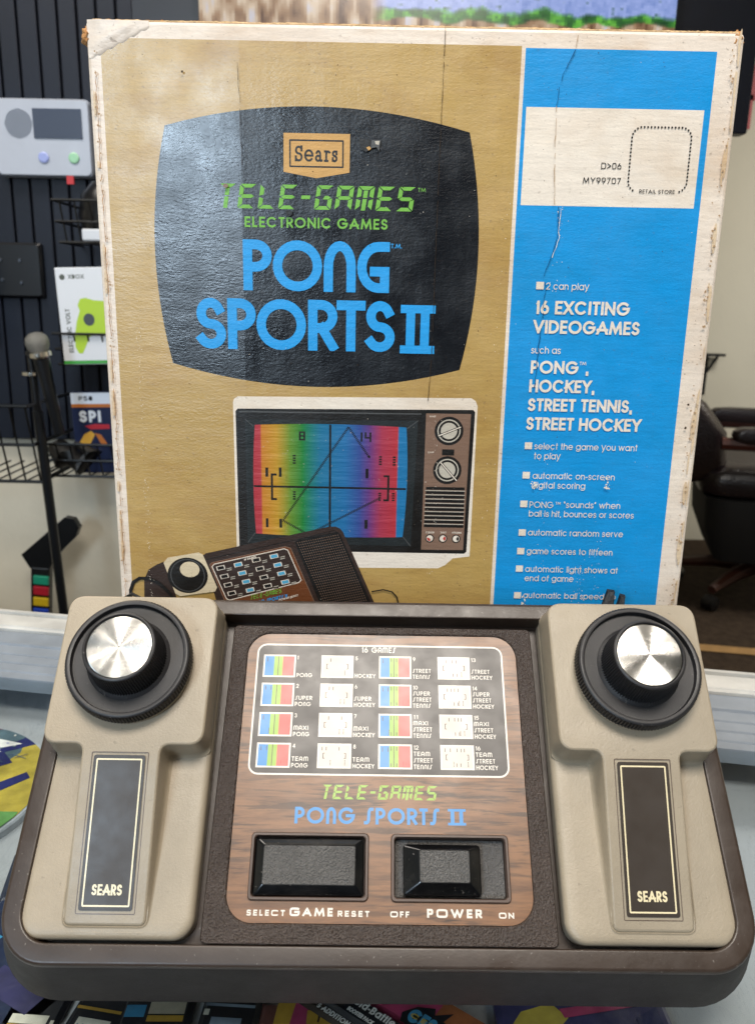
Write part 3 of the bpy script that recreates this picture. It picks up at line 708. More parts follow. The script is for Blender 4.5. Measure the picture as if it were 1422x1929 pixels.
def right_side():
    # wall sign, only its left edge is in view
    m = MB(); M4 = Matrix.Translation((1.9, 4.02, 1.2))
    for lp in (rr(.30, .145, .03, 4, -.140, .13), rect(-.292, -.252, -.062, .080), rect(-.20, -.16, -.062, .080)):
        m.loft([[(x + 1.9, 4.0195, z + 1.2) for x, z in lp], [(x + 1.9, 4.016, z + 1.2) for x, z in lp]], smooth=False)
    tag(m.build('wall_sign', plain('sign_red', '#8e1f28', .5)), 'bold dark red letter blocks mounted on the pale far wall', 'wall sign')
    # shelf bracket
    m = MB(); m.box(1.53, 1.64, 3.95, 4.0, .128, .140); m.tube([(1.615, 3.98, .129), (1.56, 4.005, .02), (1.555, 4.015, -.05)], .006, 6); m.box(1.53, 1.58, 4.0, 4.018, -.06, .14)
    tag(m.build('shelf_bracket', plain('bracket_black2', '#0b0f12', .5)), 'small black shelf bracket on the pale far wall', 'bracket')
    m = MB(); m.tube([(1.70, 3.99, -.42), (1.735, 3.99, -.39), (1.765, 3.985, -.345), (1.80, 3.985, -.325), (1.84, 3.985, -.345), (1.868, 3.99, -.40), (1.88, 3.99, -.80)], .006, 6)
    tag(m.build('wall_cable', plain('grey_cable', '#6d6a5e', .6)), 'thin grey cable looping against the pale far wall', 'cable')
    # leather chair
    t = empty('office_chair', 'dark brown leather office chair with padded arms behind the box', 'office chair', Matrix.Translation((1.56, 3.20, -.80)) @ Matrix.Rotation(math.radians(-14), 4, 'Z'))
    le = plain('brown_leather', '#170f12', .32, spec=.6, var=.25, vscale=12, bump=(90, .004, .5))
    def cushion(w, d, h, r): return [z3(rr(w * k, d * k, r, 6), z) for k, z in ((.86, 0), (.97, h * .15), (1.0, h * .45), (.98, h * .75), (.90, h * .95), (.70, h * 1.03))]
    m = MB(); m.loft([[(x + .02, y, z + .45) for x, y, z in rg] for rg in cushion(.62, .56, .13, .09)]); m.build('seat', le, t)
    m = MB(); m.loft([[(x + .24, y, z + .40 + .1 * 0) for x, y, z in rg] for rg in cushion(.20, .52, .15, .07)]); m.build('seat_roll', le, t)
    m = MB(); B = Matrix.Translation((-.34, 0, .50)) @ Matrix.Rotation(math.radians(-8), 4, 'Y')
    rings = []
    for k, z, th, sh in ((.80, 0, .12, .03), (.95, .06, .21, .045), (1.0, .18, .23, .04), (.98, .30, .17, .0), (.97, .36, .11, -.03), (1.0, .42, .16, -.02), (1.0, .55, .16, -.03), (.9, .66, .13, -.03), (.7, .71, .08, -.03)):
        rings.append([tuple(B @ Vector((x + sh, y, z))) for x, y in rr(th, .54 * k, min(.05, th * .45), 5)])
    m.loft(rings); m.build('backrest', le, t)
    for s in (-1, 1):
        m = MB(); m.loft([[(x + .02, y + s * .31, z + .68) for x, y, z in rg] for rg in cushion(.46, .075, .055, .03)]); p = m.build('armrest', le, t)
        m = MB(); m.tube([(-.24, s * .31, .672), (.24, s * .31, .672), (.27, s * .31, .62), (.20, s * .30, .50)], .024, 8); m.build('arm_rail', plain('stained_wood', '#3e1a14', .35), p)
    m = MB(); m.loft([z3(rr(.44, .46, .05, 4, .02, 0), .20), z3(rr(.58, .56, .08, 4, .04, 0), .32), z3(rr(.60, .58, .08, 4, .04, 0), .452)]); m.build('underseat_cover', plain('chair_cloth_black', '#08080a', .8), t)
    m = MB(); m.lathe([(.03, .12), (.03, .46)], 16, cap0=True, cap1=True); m.build('column', plain('chair_black', '#0c0c0e', .4), t)
    for k in range(5):
        a = 2 * PI * k / 5 + .25; c, s = math.cos(a), math.sin(a)
        m = MB(); m.tube([(0, 0, .13), (.16 * c, .16 * s, .12), (.31 * c, .31 * s, .085)], [.035, .028, .018], 8); lg = m.build('leg', plain('stained_wood2', '#3a2018', .4), t)
        m = MB(); m.lathe([(.001, -.028), (.027, -.024), (.03, 0), (.027, .024), (.001, .028)], 16)
        m.v = [(.31 * c + x * c - y * 0 - z * s, .31 * s + x * s + z * c, .031 + y) for x, y, z in m.v]
        m.build('caster', plain('chair_black', '#0c0c0e', .4), lg)
right_side()

# ------------------------------------------------------------------ the display counter
ANG = math.atan2(-.159, .987)
CM = Matrix.Rotation(ANG, 4, 'Z')
def counter():
    t = empty('display_counter', 'glass topped display counter with a ribbed aluminium rail along its back edge', 'display counter', CM @ Matrix.Translation((0, .35, -.80)))
    T = lambda m: [(x, y - .35, z + .80) for x, y, z in m]
    m = MB(); m.box(-1.5, 1.5, .215, .640, -.006, 0); m.v = T(m.v); m.build('glass_top', M['glass'], t)
    m = MB()
    prof = [(.641, -.012), (.641, .001), (.652, .001), (.653, .0024), (.666, .0024), (.667, .0008), (.669, .0008), (.670, .0024), (.684, .0024), (.685, .0008), (.687, .0008), (.688, .0024), (.705, .0024), (.706, .0045), (.709, .0045), (.710, .0005), (.742, .0005), (.742, -.012)]
    m.loft([[(-1.5, y, z) for y, z in prof], [(1.5, y, z) for y, z in prof]], smooth=False); m.v = T(m.v); m.build('ribbed_rail', M['alu'], t)
    m = MB(); pr = [(.743, -.02), (.743, .003), (.745, .0045), (.746, .006), (.772, .0065), (.773, .003), (.775, .003), (.776, .0085), (.781, .0085), (.782, -.02)]
    m.loft([[(-1.5, y, z) for y, z in pr], [(1.5, y, z) for y, z in pr]], smooth=False); m.v = T(m.v); m.build('back_lip', M['alulight'], t)
    m = MB(); m.box(-1.5, 1.5, .22, .740, -.046, -.040); m.box(-1.5, 1.5, .7402, .7418, -.046, -.0125); m.v = T(m.v)
    n = Nodes('shelf_liner'); a = n.mix(n.ramp(n.noise(4, 4), [(.35, 0.0), (.65, 1.0)]), srgb('#8d8f8e'), srgb('#adb3ba'))
    cr = n.ramp(n.noise(30, 5, .7, (1, .3, 1), (0, 0, 0), 2), [(.49, 0.0), (.5, .35), (.51, 0.0)])
    n.set(color=n.mix(cr, a, srgb('#6f7678')), rough=.4)
    m.build('shelf', n.m, t)
    m = MB(); m.box(-1.5, 1.5, .23, .775, -.80, -.0465); m.v = T(m.v); m.build('cabinet', plain('cabinet_grey', '#6b7074', .5), t)
counter()

def under_glass():
    Z0 = -.0398
    def card(pts, h, name, mats, label, cat, prints, group=None):
        """pts: corner points of a thin pack lying on the shelf; prints: (polygons, material index) in its own u,v (mm)"""
        a = Vector(pts[0]); u = (Vector(pts[1]) - a); L = u.length; ang = math.atan2(u.y, u.x); W = (Vector(pts[2]) - Vector(pts[1])).length
        t = empty(name, label, cat, Matrix.Translation((a.x, a.y, Z0)) @ Matrix.Rotation(ang, 4, 'Z'), group)
        m = MB(); m.loft([z3(rr(L, W, .002, 3, L / 2, W / 2), 0), z3(rr(L, W, .002, 3, L / 2, W / 2), h * .6), z3(rr(L - .006, W - .006, .002, 3, L / 2, W / 2), h)])
        m.build('wrapper', mats[0], t)
        m = MB()
        for i, (pl, mi) in enumerate(prints):
            m.tri(*union(pl), lambda x, y: (x * .001, y * .001, h + .0002 + .00006 * i), mi - 1)
        if prints: m.build('print', mats[1:], t)
        return t
    foil = lambda n_, c, r=.3: plain(n_, c, r, .0, .5, (35, .004, .35), .35, 45)
    bk, cr_, gd, pu, ye, rd, wh, pk, bl, gr = (foil('foil_black', '#12151c'), foil('foil_cream', '#c9c6b6'), foil('foil_gold', '#b08b34'), foil('foil_purple', '#343358'), foil('foil_yellow', '#ab9a3f'),
        foil('foil_brown', '#5f3a34'), foil('foil_white', '#d8d8d4'), foil('foil_pink', '#a03a5e'), foil('foil_blue', '#3a86ad'), foil('foil_green', '#5f9050'))
    # round tin at the left
    t = empty('round_tin', 'round tin lid with a jagged yellow, blue and white picture at the left edge', 'tin', Matrix.Translation((-.370, .569, Z0)))
    m = MB(); m.lathe([(.001, 0), (.106, 0), (.107, .006), (.106, .0075), (.001, .0075)], 80); m.build('lid', foil('tin_silver', '#9fa6ac'), t)
    m = MB(); k = 0
    def lay(polys, mi):
        nonlocal k
        q = []
        for p in polys:                                   # keep the print on the lid
            o = []
            for i in range(len(p)):
                a, b = Vector(p[i - 1]), Vector(p[i]); n_ = max(1, int((b - a).length / 4))
                for j_ in range(1, n_ + 1):
                    c = a.lerp(b, j_ / n_); o.append(tuple(c if c.length < 104 else c * (104 / c.length)))
            q.append(o)
        m.tri(*union(q), lambda x, y: (x * .001, y * .001, .0078 + .00008 * k), mi); k += 1
    lay([ell(0, 0, 104, 104, 60)], 0)
    lay([[(20, 120), (24, 78), (60, 96), (66, 120)]], 4)
    lay([[(58, 98), (66, 60), (50, 20), (20, -8), (20, -40), (120, -30), (130, 60)]], 1)
    teeth = [((28, 88), (70, 74), (34, 58)), ((24, 56), (62, 44), (28, 28)), ((18, 26), (54, 12), (22, -4))]
    lay([[(66, 96), (74, 74), (52, 60), (66, 44), (44, 28), (58, 11), (30, -10), (0, -10), (0, 100)]], 2)
    lay([[(58, 96), (60, 84), (42, 60), (52, 46), (34, 28), (44, 12), (24, -2), (0, -2), (0, 100)]], 0)
    lay([[(30, 84), (62, 74), (36, 62)], [(26, 53), (55, 44), (30, 32)], [(20, 22), (46, 12), (24, 0)]], 3)
    lay([[(40, -12), (84, 30), (90, 22), (52, -22)]], 2); lay([[(46, -12), (66, 8), (70, 2), (54, -16)]], 6)
    lay([[(20, -50), (50, -24), (100, -24), (110, -60), (20, -70)]], 5)
    rt = random.Random(3)
    for mi in (0, 3, 6):
        lay([[(cx + rt.uniform(.6, 2) * math.cos(q * 1.05), cy + rt.uniform(.6, 2) * math.sin(q * 1.05)) for q in range(6)] for cx, cy in [(rt.gauss(30, 14), rt.gauss(66, 16)) for _ in range(22)]], mi)
    for mi in (1, 0, 2):
        for _ in range(9):
            x_, y_ = rt.uniform(25, 66), rt.uniform(-25, 55); lay([ribbon([(x_, y_), (x_ + rt.uniform(-12, 12), y_ + rt.uniform(-10, 10))], .7)[0]], mi); k -= 1
        k += 1
    m.build('picture', [foil('tin_teal', '#51666f'), ye, foil('tin_navy', '#23285c'), wh, foil('tin_red', '#8a2f2a'), gr, foil('tin_lilac', '#8f93bd')], t)
    # packs along the bottom edge
    G = 'foil card packs under the glass'
    rot = lambda x, y, L, W, a: [(x, y), (x + L * math.cos(a), y + L * math.sin(a)), (x + L * math.cos(a) - W * math.sin(a), y + L * math.sin(a) + W * math.cos(a))]
    def stripes(L, seed):
        r = random.Random(seed); o = []
        for k in range(5): o.append(([rect(4, L - 4 - 10 * r.random(), 6 + k * 11, 9 + k * 11 + 2 * r.random())], 2 if k % 2 else 1))
        return o
    card(rot(-.275, .40, .10, .07, -.5), .004, 'card_pack', [foil('foil_navy', '#1c2740'), bl, pu], 'dark blue foil pack in the lower left corner under the glass', 'card pack', [([rect(6, 30, 40, 44)], 1), ([rect(50, 90, 12, 30)], 2), ([rect(50, 90, 34, 36), rect(30, 80, 52, 54), rect(10, 90, 62, 63)], 1)], G)
    card(rot(-.245, .455, .06, .05, .2), .004, 'card_pack', [foil('foil_navy', '#20283a'), bl, wh], 'navy foil pack with pale lettering beside the left side of the console', 'card pack', [([rect(6, 20, 10, 30)], 1), ([rect(30, 50, 30, 38)], 2)], G)
    sv = foil('foil_silver', '#74828e')
    for i, (x, y, a, lab, pr) in enumerate([
        (-.205, .335, -.06, 'black foil pack with cream and gold bars nearest the lower left corner', [([rect(6, 27, 28, 34)], 1), ([rect(6, 28, 24, 27.5)], 2), ([rect(2, 24, 12, 17)], 1), ([rect(2, 24, 8, 11)], 2), ([rect(29, 31, 26, 31)], 1)]),
        (-.171, .333, -.16, 'black foil pack with a cream bar beside the one with gold bars', [([rect(6, 25, 28, 35)], 1), ([rect(7, 8, 29, 31), rect(10, 11, 29, 31), rect(13, 14, 29, 31), rect(16, 17, 29, 31)], 3), ([rect(3, 18, 14, 20)], 1), ([rect(2, 28, 40, 42)], 2)]),
        (-.137, .330, .02, 'black foil pack with a painted blue glint and a pale beige bar', [([rect(3, 14, 36, 44)], 4), ([rect(16, 36, 38, 46)], 5), ([rect(16, 36, 33, 37)], 2), ([rect(4, 34, 18, 20)], 3)]),  # the blue bar is a foil highlight laid on as colour
        (-.095, .330, -.05, 'black foil pack with a silver grey bar left of the brown card box', [([rect(2, 5, 38, 42)], 1), ([rect(7, 24, 28, 37)], 3), ([rect(8, 22, 24, 26)], 4), ([rect(2, 30, 44, 46)], 3)])]):
        card(rot(x, y, .0335 if i < 2 else .040 if i == 2 else .033, .062, a), .004 + .0008 * i, 'card_pack', [bk, cr_, gd, sv, bl, foil('foil_beige', '#a39a86')], lab, 'card pack', pr, G)
    def wordpl(s, x0, y0, x1, cap, w=.2, st=''): return [q for l in text(s, x0, y0, x1, cap, w, st) for q in l]
    card(rot(-.0605, .335, .062, .045, 0), .0045, 'card_box', [rd, pk, gd, bk, wh], 'brown card box with tall gold letters beside a dark slanted strip', 'card box',
         [([[(10, 44), (22, 44), (20, 30), (8, 24)]], 2), ([[(14, 8), (30, 8), (32, 44), (20, 44)]], 1), ([rect(0, 9, 5, 26)], 3), (wordpl('BAT', 28, 23.5, 46, 15, .26), 3), (wordpl('BAT', 27.6, 24, 45.6, 14.6, .24), 2)], None)
    card(rot(-.0437, .381, .12, .0095, -.62), .0070, 'card_strip', [foil('strip_brown', '#2e2620'), wh], 'dark brown slanted strip with the small word ADDITIONAL', 'card strip', [(wordpl('S ADDITIONAL', 16, 3, 43, 3.4, .2), 1)], None)
    card(rot(-.0286, .3778, .12, .017, -.62), .0090, 'card_strip', [bk, wh], 'black slanted strip with two lines of small white words', 'card strip',
         [(wordpl('ield-Battle', 17, 9.5, 45, 5, .2), 1), (wordpl('BOOSTER PACK', 18, 4, 35, 2.8, .2), 1)], None)
    card(rot(-.0182, .3916, .10, .028, -.62), .0065, 'card_pack', [pk, bl, ye, bk, foil('foil_orange', '#8a5230')], 'pink foil pack with blue burst letters under the middle of the console', 'card pack',
         [([rect(58, 98, 8, 27)], 4), ([[(44, 0.5), (42, 6), (47, 14), (56, 19), (58, 15), (66, 22), (64, 14), (72, 14), (66, 9), (72, 4), (62, 1)]], 3), (wordpl('CES', 46, 3, 62, 9.5, .26), 1), (wordpl('CES', 46.4, 6, 61.6, 3.4, .26), 2)], G)
    card(rot(.073, .330, .098, .075, .02), .006, 'card_pack', [pu, ye, pk, wh, foil('foil_night', '#20264e')], 'purple foil pack with a yellow swoosh under the right front of the console', 'card pack',
         [([[(4, 30), (14, 44), (32, 50), (40, 40), (30, 30), (12, 26)]], 1), ([[(36, 46), (60, 50), (92, 56), (92, 50), (60, 44), (38, 40)]], 2), ([[(56, 58), (80, 66), (82, 58), (66, 52)]], 3), ([[(82, 10), (92, 10), (92, 48), (78, 40)]], 4), ([[(10, 52), (40, 58), (40, 66), (8, 66)]], 4)], G)
under_glass()

# ------------------------------------------------------------------ the carton
def carton():
    t = empty('game_carton', 'worn gold and blue game carton with a dark screen shape standing behind the console', 'box', Matrix.Translation((.016, .53, 0)))
    X0, X1, H, D = -191.8, 192.4, 507.6, 112.0
    mm = .001
    # body: sides, back, top with softened edges
    m = MB()
    def ring(i, y):
        return [(x * mm, y * mm, z * mm) for x, z in rr(X1 - X0 - 2 * i, H - 2 * i, 3.0, 4, (X0 + X1) / 2, H / 2)]
    m.loft([ring(0, 2.4), ring(0, D - 2), ring(1.8, D)], cap0=False)
    m.build('card_shell', M['board'], t)
    # front panel with all its printing in one mesh
    mats = ['board', 'gold', 'dark', 'blue', 'lettersky', 'lettergreen', 'cream', 'ink', 'tan', 'creaseblue', 'creasetan', 'stain', 'crease', 'scuff', 'tvgrey', 'tvsoft', 'tvpanel', 'tvsilver', 'picbrown', 'picwood', 'piccell', 'pichead', 'red', 'rainbow', 'fluff', 'fluffpale']
    ix = {k: i for i, k in enumerate(mats)}
    m = MB()
    fr = [ring(0, 2.41), ring(.35, 1.2), ring(1.1, .35), ring(2.4, 0)]
    m.loft(fr, 0, False, True)
    lvl = [0]
    def lay(polys, k, holes=(), same=False):
        if not same: lvl[0] += 1
        h = -.00005 * lvl[0]
        m.tri(*union(polys, holes), lambda x, z: (x * mm, h, z * mm), ix[k])
    def letters(ls, k):
        lvl[0] += 1; h = -.00005 * lvl[0]
        for l in ls:
            if l: m.tri(*union(l), lambda x, z: (x * mm, h, z * mm), ix[k])
    lay([rect(-183.6, 62.9, 60, 498)], 'gold'); lay([rect(65.2, 177, 60, 497)], 'blue', same=True)
    # rounded dark screen shape
    tv = []
    def bow(a, b, c, n=18):   # circular-ish edge from a to b through mid c
        return [tuple((1 - s) ** 2 * a[i] + 2 * s * (1 - s) * (2 * c[i] - (a[i] + b[i]) / 2) + s * s * b[i] for i in (0, 1)) for s in [k / n for k in range(n)]]
    TL, TR, BR, BL = (-147.9, 451.4), (34.6, 450.8), (34.7, 310.2), (-148.9, 311.0)
    tv = bow(BL, BR, (-57.2, 297.6)) + bow(BR, TR, (43.2, 381)) + bow(TR, TL, (-57.5, 463.4)) + bow(TL, BL, (-157.1, 382))
    lay([tv], 'dark')
    lay([rect(67.5, 173.2, 410.5, 465.5)], 'cream', same=True)
    # maker's badge
    lay([[(-77, 426.8), (-57.1, 423.5), (-37.1, 427), (-36.9, 448.6), (-76.8, 448.6)]], 'tan')
    lay(frame_poly(32.8, 15.6, .3, .9, -57.05, 437.3, 1), 'ink')
    letters(text('Sears', -70.2, 432.8, -44.3, 9.0, .13, 'slab', .12), 'ink')
    letters(seg7('TELE-GAMES', -118.0, 405.5, 3.6, 14.0), 'lettergreen')
    letters(text('TM', 4.6, 416.9, 9.4, 2.2, .14), 'lettergreen')
    letters(text('ELECTRONIC GAMES', -101.2, 394.6, -13.3, 6.2, .19, '', .13, .36), 'lettergreen')
    # PONG / SPORTS II
    def big(ch, x0, x1, z0, cap, w=.185, st='logo'): letters_same(text(ch, x0, z0, x1, cap, w, st))
    def letters_same(ls):
        h = -.00005 * lvl[0]
        for l in ls: m.tri(*union(l), lambda x, z: (x * mm, h, z * mm), ix['lettersky'])
    lvl[0] += 1
    for ch, a, b in (('P', -102.7, -84.6), ('O', -84.2, -53.4), ('N', -52.6, -32.4), ('G', -31.7, -11.6)): big(ch, a, b, 357.0, 30.4, .19)
    for ch, a, b in (('S', -133.6, -114.2), ('P', -113.1, -95.3), ('O', -95.0, -63.5), ('R', -62.2, -43.8), ('T', -44.5, -25.9), ('S', -26.4, -7.3)): big(ch, a, b, 320.6, 31.4, .19)
    for a, b in ((-3.9, 18.0),):
        letters_same([[rect(a, b, 320, 325), rect(a, b, 345, 350), rect(a + 3.6, a + 9.2, 325, 345), rect(b - 9.2, b - 3.6, 325, 345)]])
    letters_same(text('T.M.', -11.0, 383.8, -4.2, 2.7, .18))
    # store label
    letters(text('D>06', 114.6, 431.9, 126.8, 3.6, .13, 'ocr', .16), 'ink')
    letters(text('MY99707', 104.2, 423.6, 127.2, 3.5, .13, 'ocr', .16), 'ink')
    letters(text('RETAIL STORE', 138.9, 418.6, 160.5, 2.2, .15, '', .16), 'ink')
    loop = rr(35.5, 36.2, 6, 8, 149.4, 437.6); pts = []
    per = []
    for i in range(len(loop)):
        a, b = Vector(loop[i]), Vector(loop[(i + 1) % len(loop)]); L = (b - a).length
        per.append((a, b, L))
    acc = 0; nxt = 0
    for a, b, L in per:
        while nxt <= acc + L:
            p = a.lerp(b, (nxt - acc) / L if L else 0); nxt += 2.05
            if not (p.y < 421 and 136 < p.x < 163): pts.append(p)
        acc += L
    lay([ell(p.x, p.y, .6, .6, 8) for p in pts], 'ink', same=True)
    # feature list
    LW, BW = .115, .20
    for s, x0, z0, x1, cap, w in [
        ('2 can play', 86.4, 361.1, 113.2, 4.2, LW), ('16 EXCITING', 81.1, 346.1, 140.0, 8.2, BW), ('VIDEOGAMES', 80.0, 334.2, 147.3, 8.2, BW), ('such as', 79.7, 321.6, 98.5, 4.4, LW),
        ('PONG', 80.1, 309.0, 110.7, 8.2, BW), ('TM', 111.1, 314.8, 115.4, 2.2, .14), (',', 115.4, 309.2, 117.4, 8.2, BW), ('HOCKEY,', 80.0, 297.0, 122.1, 8.2, BW),
        ('STREET TENNIS,', 79.9, 284.9, 147.5, 8.2, BW), ('STREET HOCKEY', 79.6, 272.6, 154.3, 8.3, BW),
        ('select the game you want', 85.9, 259.8, 153.4, 4.3, LW), ('to play', 86.1, 253.3, 103.4, 4.3, LW), ('automatic on-screen', 86.1, 240.0, 140.4, 4.3, LW), ('digital scoring', 85.8, 233.6, 121.4, 4.3, LW),
        ('PONG', 85.3, 220.2, 101.2, 4.3, LW), ('TM', 102.6, 222.7, 106.1, 1.8, .15), ('“sounds” when', 108.0, 220.6, 145.9, 4.3, LW), ('ball is hit, bounces or scores', 85.3, 214.1, 155.5, 4.3, LW),
        ('automatic random serve', 85.6, 200.9, 149.6, 4.3, LW), ('game scores to fifteen', 85.6, 187.8, 143.7, 4.3, LW), ('automatic light shows at', 85.4, 175.0, 148.4, 4.3, LW), ('end of game', 85.4, 168.4, 118.8, 4.3, LW),
        ('automatic ball speed up', 85.2, 156.0, 148.8, 4.3, LW)]:
        letters(text(s, x0, z0, x1, cap, w, '', .10 if w == LW else .07), 'cream'); lvl[0] -= 1
    lvl[0] += 1
    lay([rect(x, x + 4.8, z, z + 4.5) for x, z in ((80.2, 361.1), (79.6, 259.8), (79.4, 240.1), (79.1, 220.5), (79.3, 200.6), (79.1, 187.5), (79.0, 175.0), (78.9, 155.7))], 'cream')
    # printed picture: the television set
    lvl[0] = 1
    lay([[(-111.1, 286.5), (-110.4, 288.9), (-107.9, 290.5), (43.2, 292.3), (46.0, 290.6), (47.5, 287.2), (47.1, 185.0), (35.8, 183.4), (30.9, 178.6), (25.9, 176.1), (-25.8, 175.4), (-110.9, 180.3)][::-1]], 'cream')
    lay([[(-109.6, 281), (-108.1, 282.6), (44.8, 284.7), (46.1, 283.3), (44.8, 188.3), (43.2, 186.9), (-109.1, 186.4)][::-1]], 'ink')
    lay([[(-103.4, 275.7), (9.3, 277), (6.9, 191.5), (-103.3, 191.8)][::-1]], 'tvgrey')
    lay([[(-107.2, 281.1), (11.2, 281.8), (11.2, 281.0), (-107.2, 280.2)][::-1]], 'tvsoft', same=True)
    lay([[(14.3, 281.9), (43.5, 282), (42.5, 189.5), (14, 189.2)][::-1]], 'tvpanel', same=True)
    lay(ribbon([(-103.4, 275.7), (-98, 271), ], .5) + ribbon([(9.3, 277), (2.1, 271.5)], .5) + ribbon([(6.9, 191.5), (1.5, 198)], .5) + ribbon([(-103.3, 191.8), (-98, 199)], .5), 'tvsoft')
    scr = bow((-97.6, 198.4), (1.2, 197.8), (-48, 196.9)) + bow((1.2, 197.8), (1.8, 272.4), (3.2, 235)) + bow((1.8, 272.4), (-97.2, 272.2), (-48, 273.6)) + bow((-97.2, 272.2), (-97.6, 198.4), (-98.8, 235))
    lay([scr], 'rainbow', same=True)
    bars = [rect(-48.6, -47.2, 197.4, 273.2), rect(-98.6, 2.6, 230.5, 231.8)]
    def dashes(x, z0, z1, n=4, w=1.9):
        st = (z1 - z0) / n; return [rect(x, x + w, z0 + i * st, z0 + i * st + st * .62) for i in range(n)]
    bars += [rect(-90.7, -88.9, 237.7, 243.9), rect(-81.8, -80, 237.8, 244.1), rect(-24.4, -22.5, 238, 244.4), rect(-90.9, -89.2, 202.9, 209.1), rect(-81.8, -80, 202.8, 209), rect(-24.6, -22.5, 203.2, 209.4), rect(-23, -21.5, 251.7, 253.2)]
    for x, a, b in ((-72.5, 246.8, 253.4), (-72.6, 222.4, 228.8), (-15.7, 247.1, 253.7), (-6.6, 246.9, 253.7), (-15.7, 222.8, 228.9), (-6.6, 222.8, 228.9)): bars += dashes(x, a, b)
    bars += [rect(-87.2, -85.8, 222, 239.9), rect(-87.2, -83.3, 238.6, 240), rect(-87.2, -83.3, 221.8, 223.2), rect(-9.9, -8.5, 222.7, 240.2), rect(-12.4, -8.5, 238.9, 240.3), rect(-12.4, -8.5, 222.5, 223.9)]
    bars += [rect(-68.4, -64.3, 262.5, 263.5), rect(-68.4, -64.3, 265, 266), rect(-68.4, -64.3, 267.5, 268.5), rect(-68.4, -67.2, 262.5, 268.5), rect(-65.5, -64.3, 262.5, 268.5), rect(-28, -26.8, 262.4, 268.6), rect(-22.2, -21, 262.4, 268.7), rect(-25.4, -21, 264.6, 265.6), rect(-25.4, -24.2, 264.6, 268.7)]
    for a, b in (((-22.6, 252.8), (-36, 271.9)), ((-36, 271.9), (-79.4, 207.8)), ((-79.4, 207.8), (-62.5, 198.5)), ((-58, 201), (-14.6, 224.6))):
        a, b = Vector(a), Vector(b); n = int((b - a).length / 1.15)
        for i in range(n):
            p = a.lerp(b, i / n); q = a.lerp(b, (i + .6) / n); bars += ribbon([tuple(p), tuple(q)], 1.5)
    lay(bars, 'ink')
    # dials, vents
    for cx, cz, a0 in ((29.6, 270.7, (23, 267.4, 37.2, 273.4)), (29.5, 244.6, (25, 249.6, 36, 237.6))):
        b0 = lvl[0]
        lay([ell(cx, cz, 9.4, 9.4)], 'ink'); lay(ringpoly(cx, cz, 6.8, 7.6), 'tvsilver'); lay([ell(cx, cz, 5.4, 5.4)], 'tvsilver', same=True)
        lay(ribbon([a0[:2], a0[2:]], 1.6), 'ink'); lay(ribbon([a0[:2], a0[2:]], .7), 'cream'); lvl[0] = b0
    lay([rect(25.6, 33.6, 254.5, 258.5)], 'ink', same=True)
    lay([rect(15.4 + .06 * k, 42 - .05 * k, 205.2 + k * 2.88, 207.1 + k * 2.88) for k in range(10)], 'ink', same=True)
    lay([rect(15.4, 42, 207.2 + k * 2.88, 207.7 + k * 2.88) for k in range(9)], 'tvsilver', same=True)
    for cx in (19.6, 28.5, 37.4):
        b0 = lvl[0]; lay([ell(cx, 197.4, 2.9, 2.9)], 'ink'); lay([ell(cx, 197.4, 2.2, 2.2)], 'cream'); lay([[(cx, 197.4)] + arc(cx, 197.4, 1.9, 1.9, -60 if cx > 25 else 160, 60 if cx > 25 else 290)], 'red' if cx < 35 else 'ink'); lvl[0] = b0
    for s, a, z, b in (('VHF', 16.5, 279.4, 20.7), ('UHF', 16.3, 255.7, 20.4), ('COLOR', 16.8, 200.9, 22.4), ('TINT', 26.6, 201, 30.6), ('VOLUME', 34.4, 201.1, 40.9)):
        letters(text(s, a, z, b, 1.2, .2, 'sq', .16), 'cream'); lvl[0] -= 1
    # printed picture: the console
    lvl[0] = 7
    lay([[(-166, 174.8), (-160.9, 177.1), (-154, 153.5), (-150, 140), (-176, 140), (-175.4, 154.5), (-175, 163.5), (-171.8, 171)][::-1]], 'picbrown')
    lay([[(-134.1, 182.1), (-132, 183.6), (-48.2, 204.2), (-44, 204.3), (-41, 203), (-39.1, 200.8), (-16.7, 149.6), (-10, 130), (-119, 130), (-125.4, 147.3)][::-1]], 'picbrown', same=True)
    lay(ribbon([(-132.8, 179), (-70.4, 194.6), (-45, 201.5), (-41.5, 199.5), (-18, 147)], .5), 'ink')
    lay([[(-129.7, 175.6), (-128, 177.1), (-78.1, 189.6), (-74.3, 188.5), (-57.8, 148.8), (-50, 130), (-113, 130)][::-1]], 'picwood', same=True)
    lay(ribbon([(-113, 130), (-129.7, 175.6), (-128, 177.1), (-78.1, 189.6), (-74.3, 188.5), (-57.8, 148.8)], .45), 'tvpanel')
    blk = [(-128.1, 174.2), (-126.6, 176), (-78.8, 188), (-76.3, 187), (-67.4, 165.8), (-68.9, 164), (-116.8, 150.1), (-118.9, 151.2)]
    lay([blk[::-1]], 'picbrown', same=True)
    lay(ribbon(blk + blk[:1], .6), 'cream')
    cs = [(-122, 174.4), (-110, 177), (-97.7, 180.6), (-85.5, 183.5)]; ce = [(-114.9, 156.2), (-102.2, 158.8), (-90.1, 162.1), (-78, 165.2)]
    for c in range(4):
        for r in range(4):
            k = r / 3; x = cs[c][0] + (ce[c][0] - cs[c][0]) * k; z = cs[c][1] + (ce[c][1] - cs[c][1]) * k - 1
            q = [(x - 2.6, z - 2.1), (x + 3.0, z - .7), (x + 2.2, z + 2.2), (x - 3.4, z + .8)]
            b0 = lvl[0]; lay([q], 'cream'); lay([[((p[0] - x) * .78 + x, (p[1] - z) * .74 + z) for p in q]], 'piccell' if c % 2 else 'ink'); lvl[0] = b0
            for j in range(2): lay(ribbon([(x + 4, z - .6 - 1.3 * j), (x + 7.2, z + .2 - 1.3 * j)], .5), 'tvsilver', same=True)
